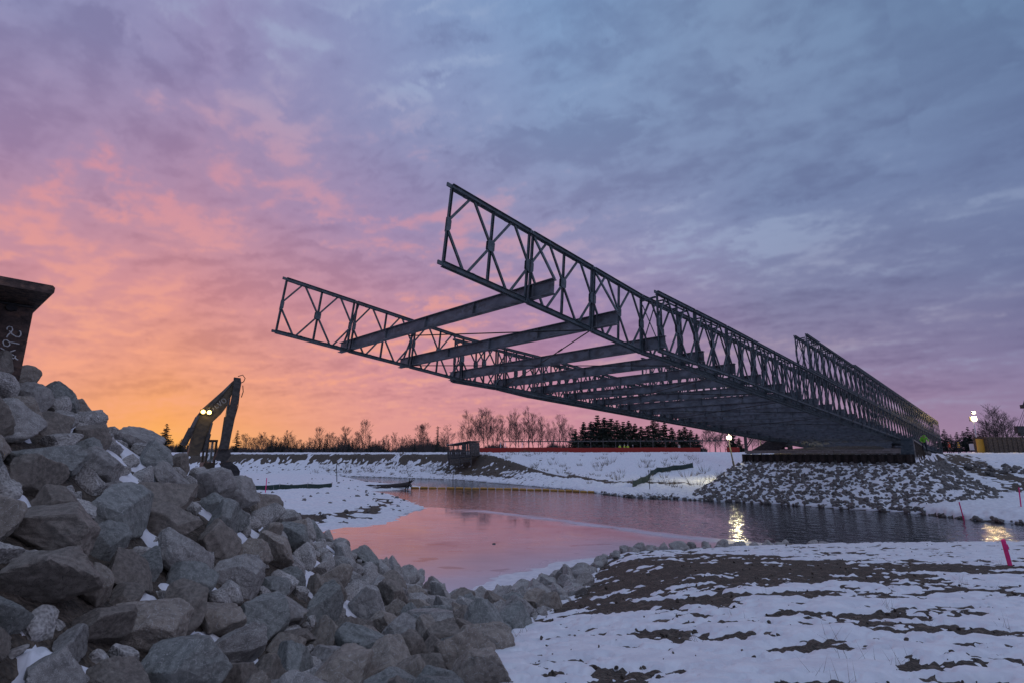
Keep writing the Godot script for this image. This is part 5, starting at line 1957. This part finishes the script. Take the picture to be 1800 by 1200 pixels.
	var can := thing("steel_container", "long brown ribbed steel container at the edge of the road", "container", g)
	st = begin()
	bx(st, Vector3(0.7, 1.20, 0), Vector3(8.4, 2.3, 2.4))
	part("body", st.commit(), M.brown_steel, can)
	for i in 12:
		st = begin()
		bx(st, Vector3(-3.3 + i * 0.72, 1.2, 1.24), Vector3(0.12, 2.2, 0.08))
		part("rib", st.commit(), M.brown_steel, can)
	st = begin()
	bx(st, Vector3(0.7, 2.40, 0), Vector3(8.5, 0.12, 2.5))
	part("top_rim", st.commit(), M.brown_steel, can)
	var y := grounded(spot(1730, 797, 79.5))
	st = begin()
	prism(st, [Vector2(-0.8, 0), Vector2(0.85, 0), Vector2(0.45, 2.15), Vector2(-0.75, 2.2)], -0.1, 0.1)
	tag(part("yellow_plate", st.commit(), M.yellow_paint, self, Transform3D(Basis(), y)), "yellow painted steel end plate standing between the light tower and the container", "steel plate")
	var top := spot(1800, 714, 70.0)
	var low := spot(1794, 757, 70.0)
	var cr := thing("crane_block", "dark crane hook block hanging on four cables over the container", "crane block", low)
	st = begin()
	bx(st, Vector3(0.15, 0.2, 0), Vector3(1.3, 0.9, 0.5))
	bx(st, Vector3(0.15, -0.4, 0), Vector3(0.7, 0.5, 0.4))
	part("lower_block", st.commit(), M.dark_steel, cr)
	st = begin()
	tube(st, [Vector3(0.15, -0.6, 0), Vector3(0.15, -0.95, 0), Vector3(0.32, -1.1, 0), Vector3(0.45, -0.95, 0)], [0.08, 0.08, 0.07, 0.03], 8)
	part("hook", st.commit(), M.dark_steel, cr)
	st = begin()
	bx(st, top - low + Vector3(0.3, 0, 0), Vector3(1.1, 0.5, 0.5))
	bar(st, top - low + Vector3(0.2, 0.2, 0), top - low + Vector3(3.5, 6.0, 0), 0.3, 0.3)
	part("upper_block", st.commit(), M.dark_steel, cr)
	for i in 4:
		st = begin()
		tube(st, [Vector3(-0.35 + i * 0.33, 0.6, 0.1), top - low + Vector3(0.0 + i * 0.22, -0.2, 0.1)], [0.022], 5)
		part("cable", st.commit(), M.dark_steel, cr)

func k_boxes() -> void:
	var g := grounded(spot(1290, 818, 66.0))
	for i in 2:
		var st := begin()
		bx(st, Vector3(0, 0.0, 0), Vector3(1.9 - i * 0.5, 0.52, 1.2))
		for z in [-0.15, 0.15]:
			bx(st, Vector3(0, z, 0.605), Vector3(1.92 - i * 0.5, 0.05, 0.02))
		tag(part("pale_crate", st.commit(), M.white_paint, self, Transform3D(Basis(Vector3.UP, 0.2), g + Vector3(i * 0.15, 0.3 + i * 0.56, 0))), ["pale crate on the snow at the foot of the abutment, lower of two", "pale crate stacked on another at the foot of the abutment, upper of two"][i], "crate", "stacked pale crates")

# ------------------------------------------------------------------ everything
func _ready() -> void:
	rng.seed = 7
	var cam := Camera3D.new()
	cam.name = "camera"
	cam.position = Vector3(0, EYE, 0)
	cam.rotation.x = 0.21304
	cam.fov = rad_to_deg(2.0 * atan(600.0 / 906.0))
	cam.near = 0.1
	cam.far = 4000.0
	add_child(cam)
	cam.current = true
	var env := Environment.new()
	env.background_mode = Environment.BG_SKY
	env.sky = Sky.new()
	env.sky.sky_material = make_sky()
	env.background_energy_multiplier = 1.0
	env.tonemap_mode = Environment.TONE_MAPPER_LINEAR
	env.tonemap_exposure = 1.0
	env.sdfgi_enabled = true
	env.ssao_enabled = true
	env.ssil_enabled = true
	var we := WorldEnvironment.new()
	we.name = "world"
	we.environment = env
	add_child(we)
	var overcast_fill := DirectionalLight3D.new()
	overcast_fill.name = "overcast_fill"
	# added broad soft fill for the overcast above and behind, right of the camera
	overcast_fill.rotation = Vector3(deg_to_rad(-48.0), deg_to_rad(62.0), 0)
	overcast_fill.light_color = Color(1.0, 0.93, 0.98)
	overcast_fill.light_energy = 0.075
	overcast_fill.light_angular_distance = 60.0
	overcast_fill.sky_mode = DirectionalLight3D.SKY_MODE_LIGHT_ONLY
	overcast_fill.shadow_enabled = true
	add_child(overcast_fill)

	n_big.seed = 3
	n_big.frequency = 0.22
	n_big.fractal_octaves = 3
	n_mid.seed = 8
	n_mid.frequency = 0.12
	n_mid.fractal_octaves = 3
	n_fine.seed = 15
	n_fine.frequency = 0.75
	n_fine.fractal_octaves = 4

	var t0 := Time.get_ticks_msec()
	make_materials()
	make_terrain()
	print("terrain ", Time.get_ticks_msec() - t0)
	make_water()
	make_bridge()
	make_abutment()
	make_rocks()
	make_clods()
	make_ice_debris()
	print("rocks ", Time.get_ticks_msec() - t0)
	make_beam()
	make_excavator()
	light_tower(Vector3(73.6, 4.4, -83.0), [[Vector3(73.65, 9.75, -83.0), 0.42, 1.0], [Vector3(73.95, 10.75, -83.0), 0.2, 0.2]], "white light tower on a trailer shining beside the road", Color(1.0, 0.84, 0.58), 240.0, true)
	light_tower(grounded(Vector3(27.3, 0, -64.6)), [[Vector3(26.55, 7.0, -64.0), 0.3, 0.6], [Vector3(26.55, 6.25, -64.0), 0.24, 0.4]], "slim light mast with two bright lamps glowing below the bridge", Color(1.0, 0.95, 0.75), 60.0, false)
	make_trees()
	make_people()
	make_bank_things()
	make_small_things()
	print("all ", Time.get_ticks_msec() - t0)
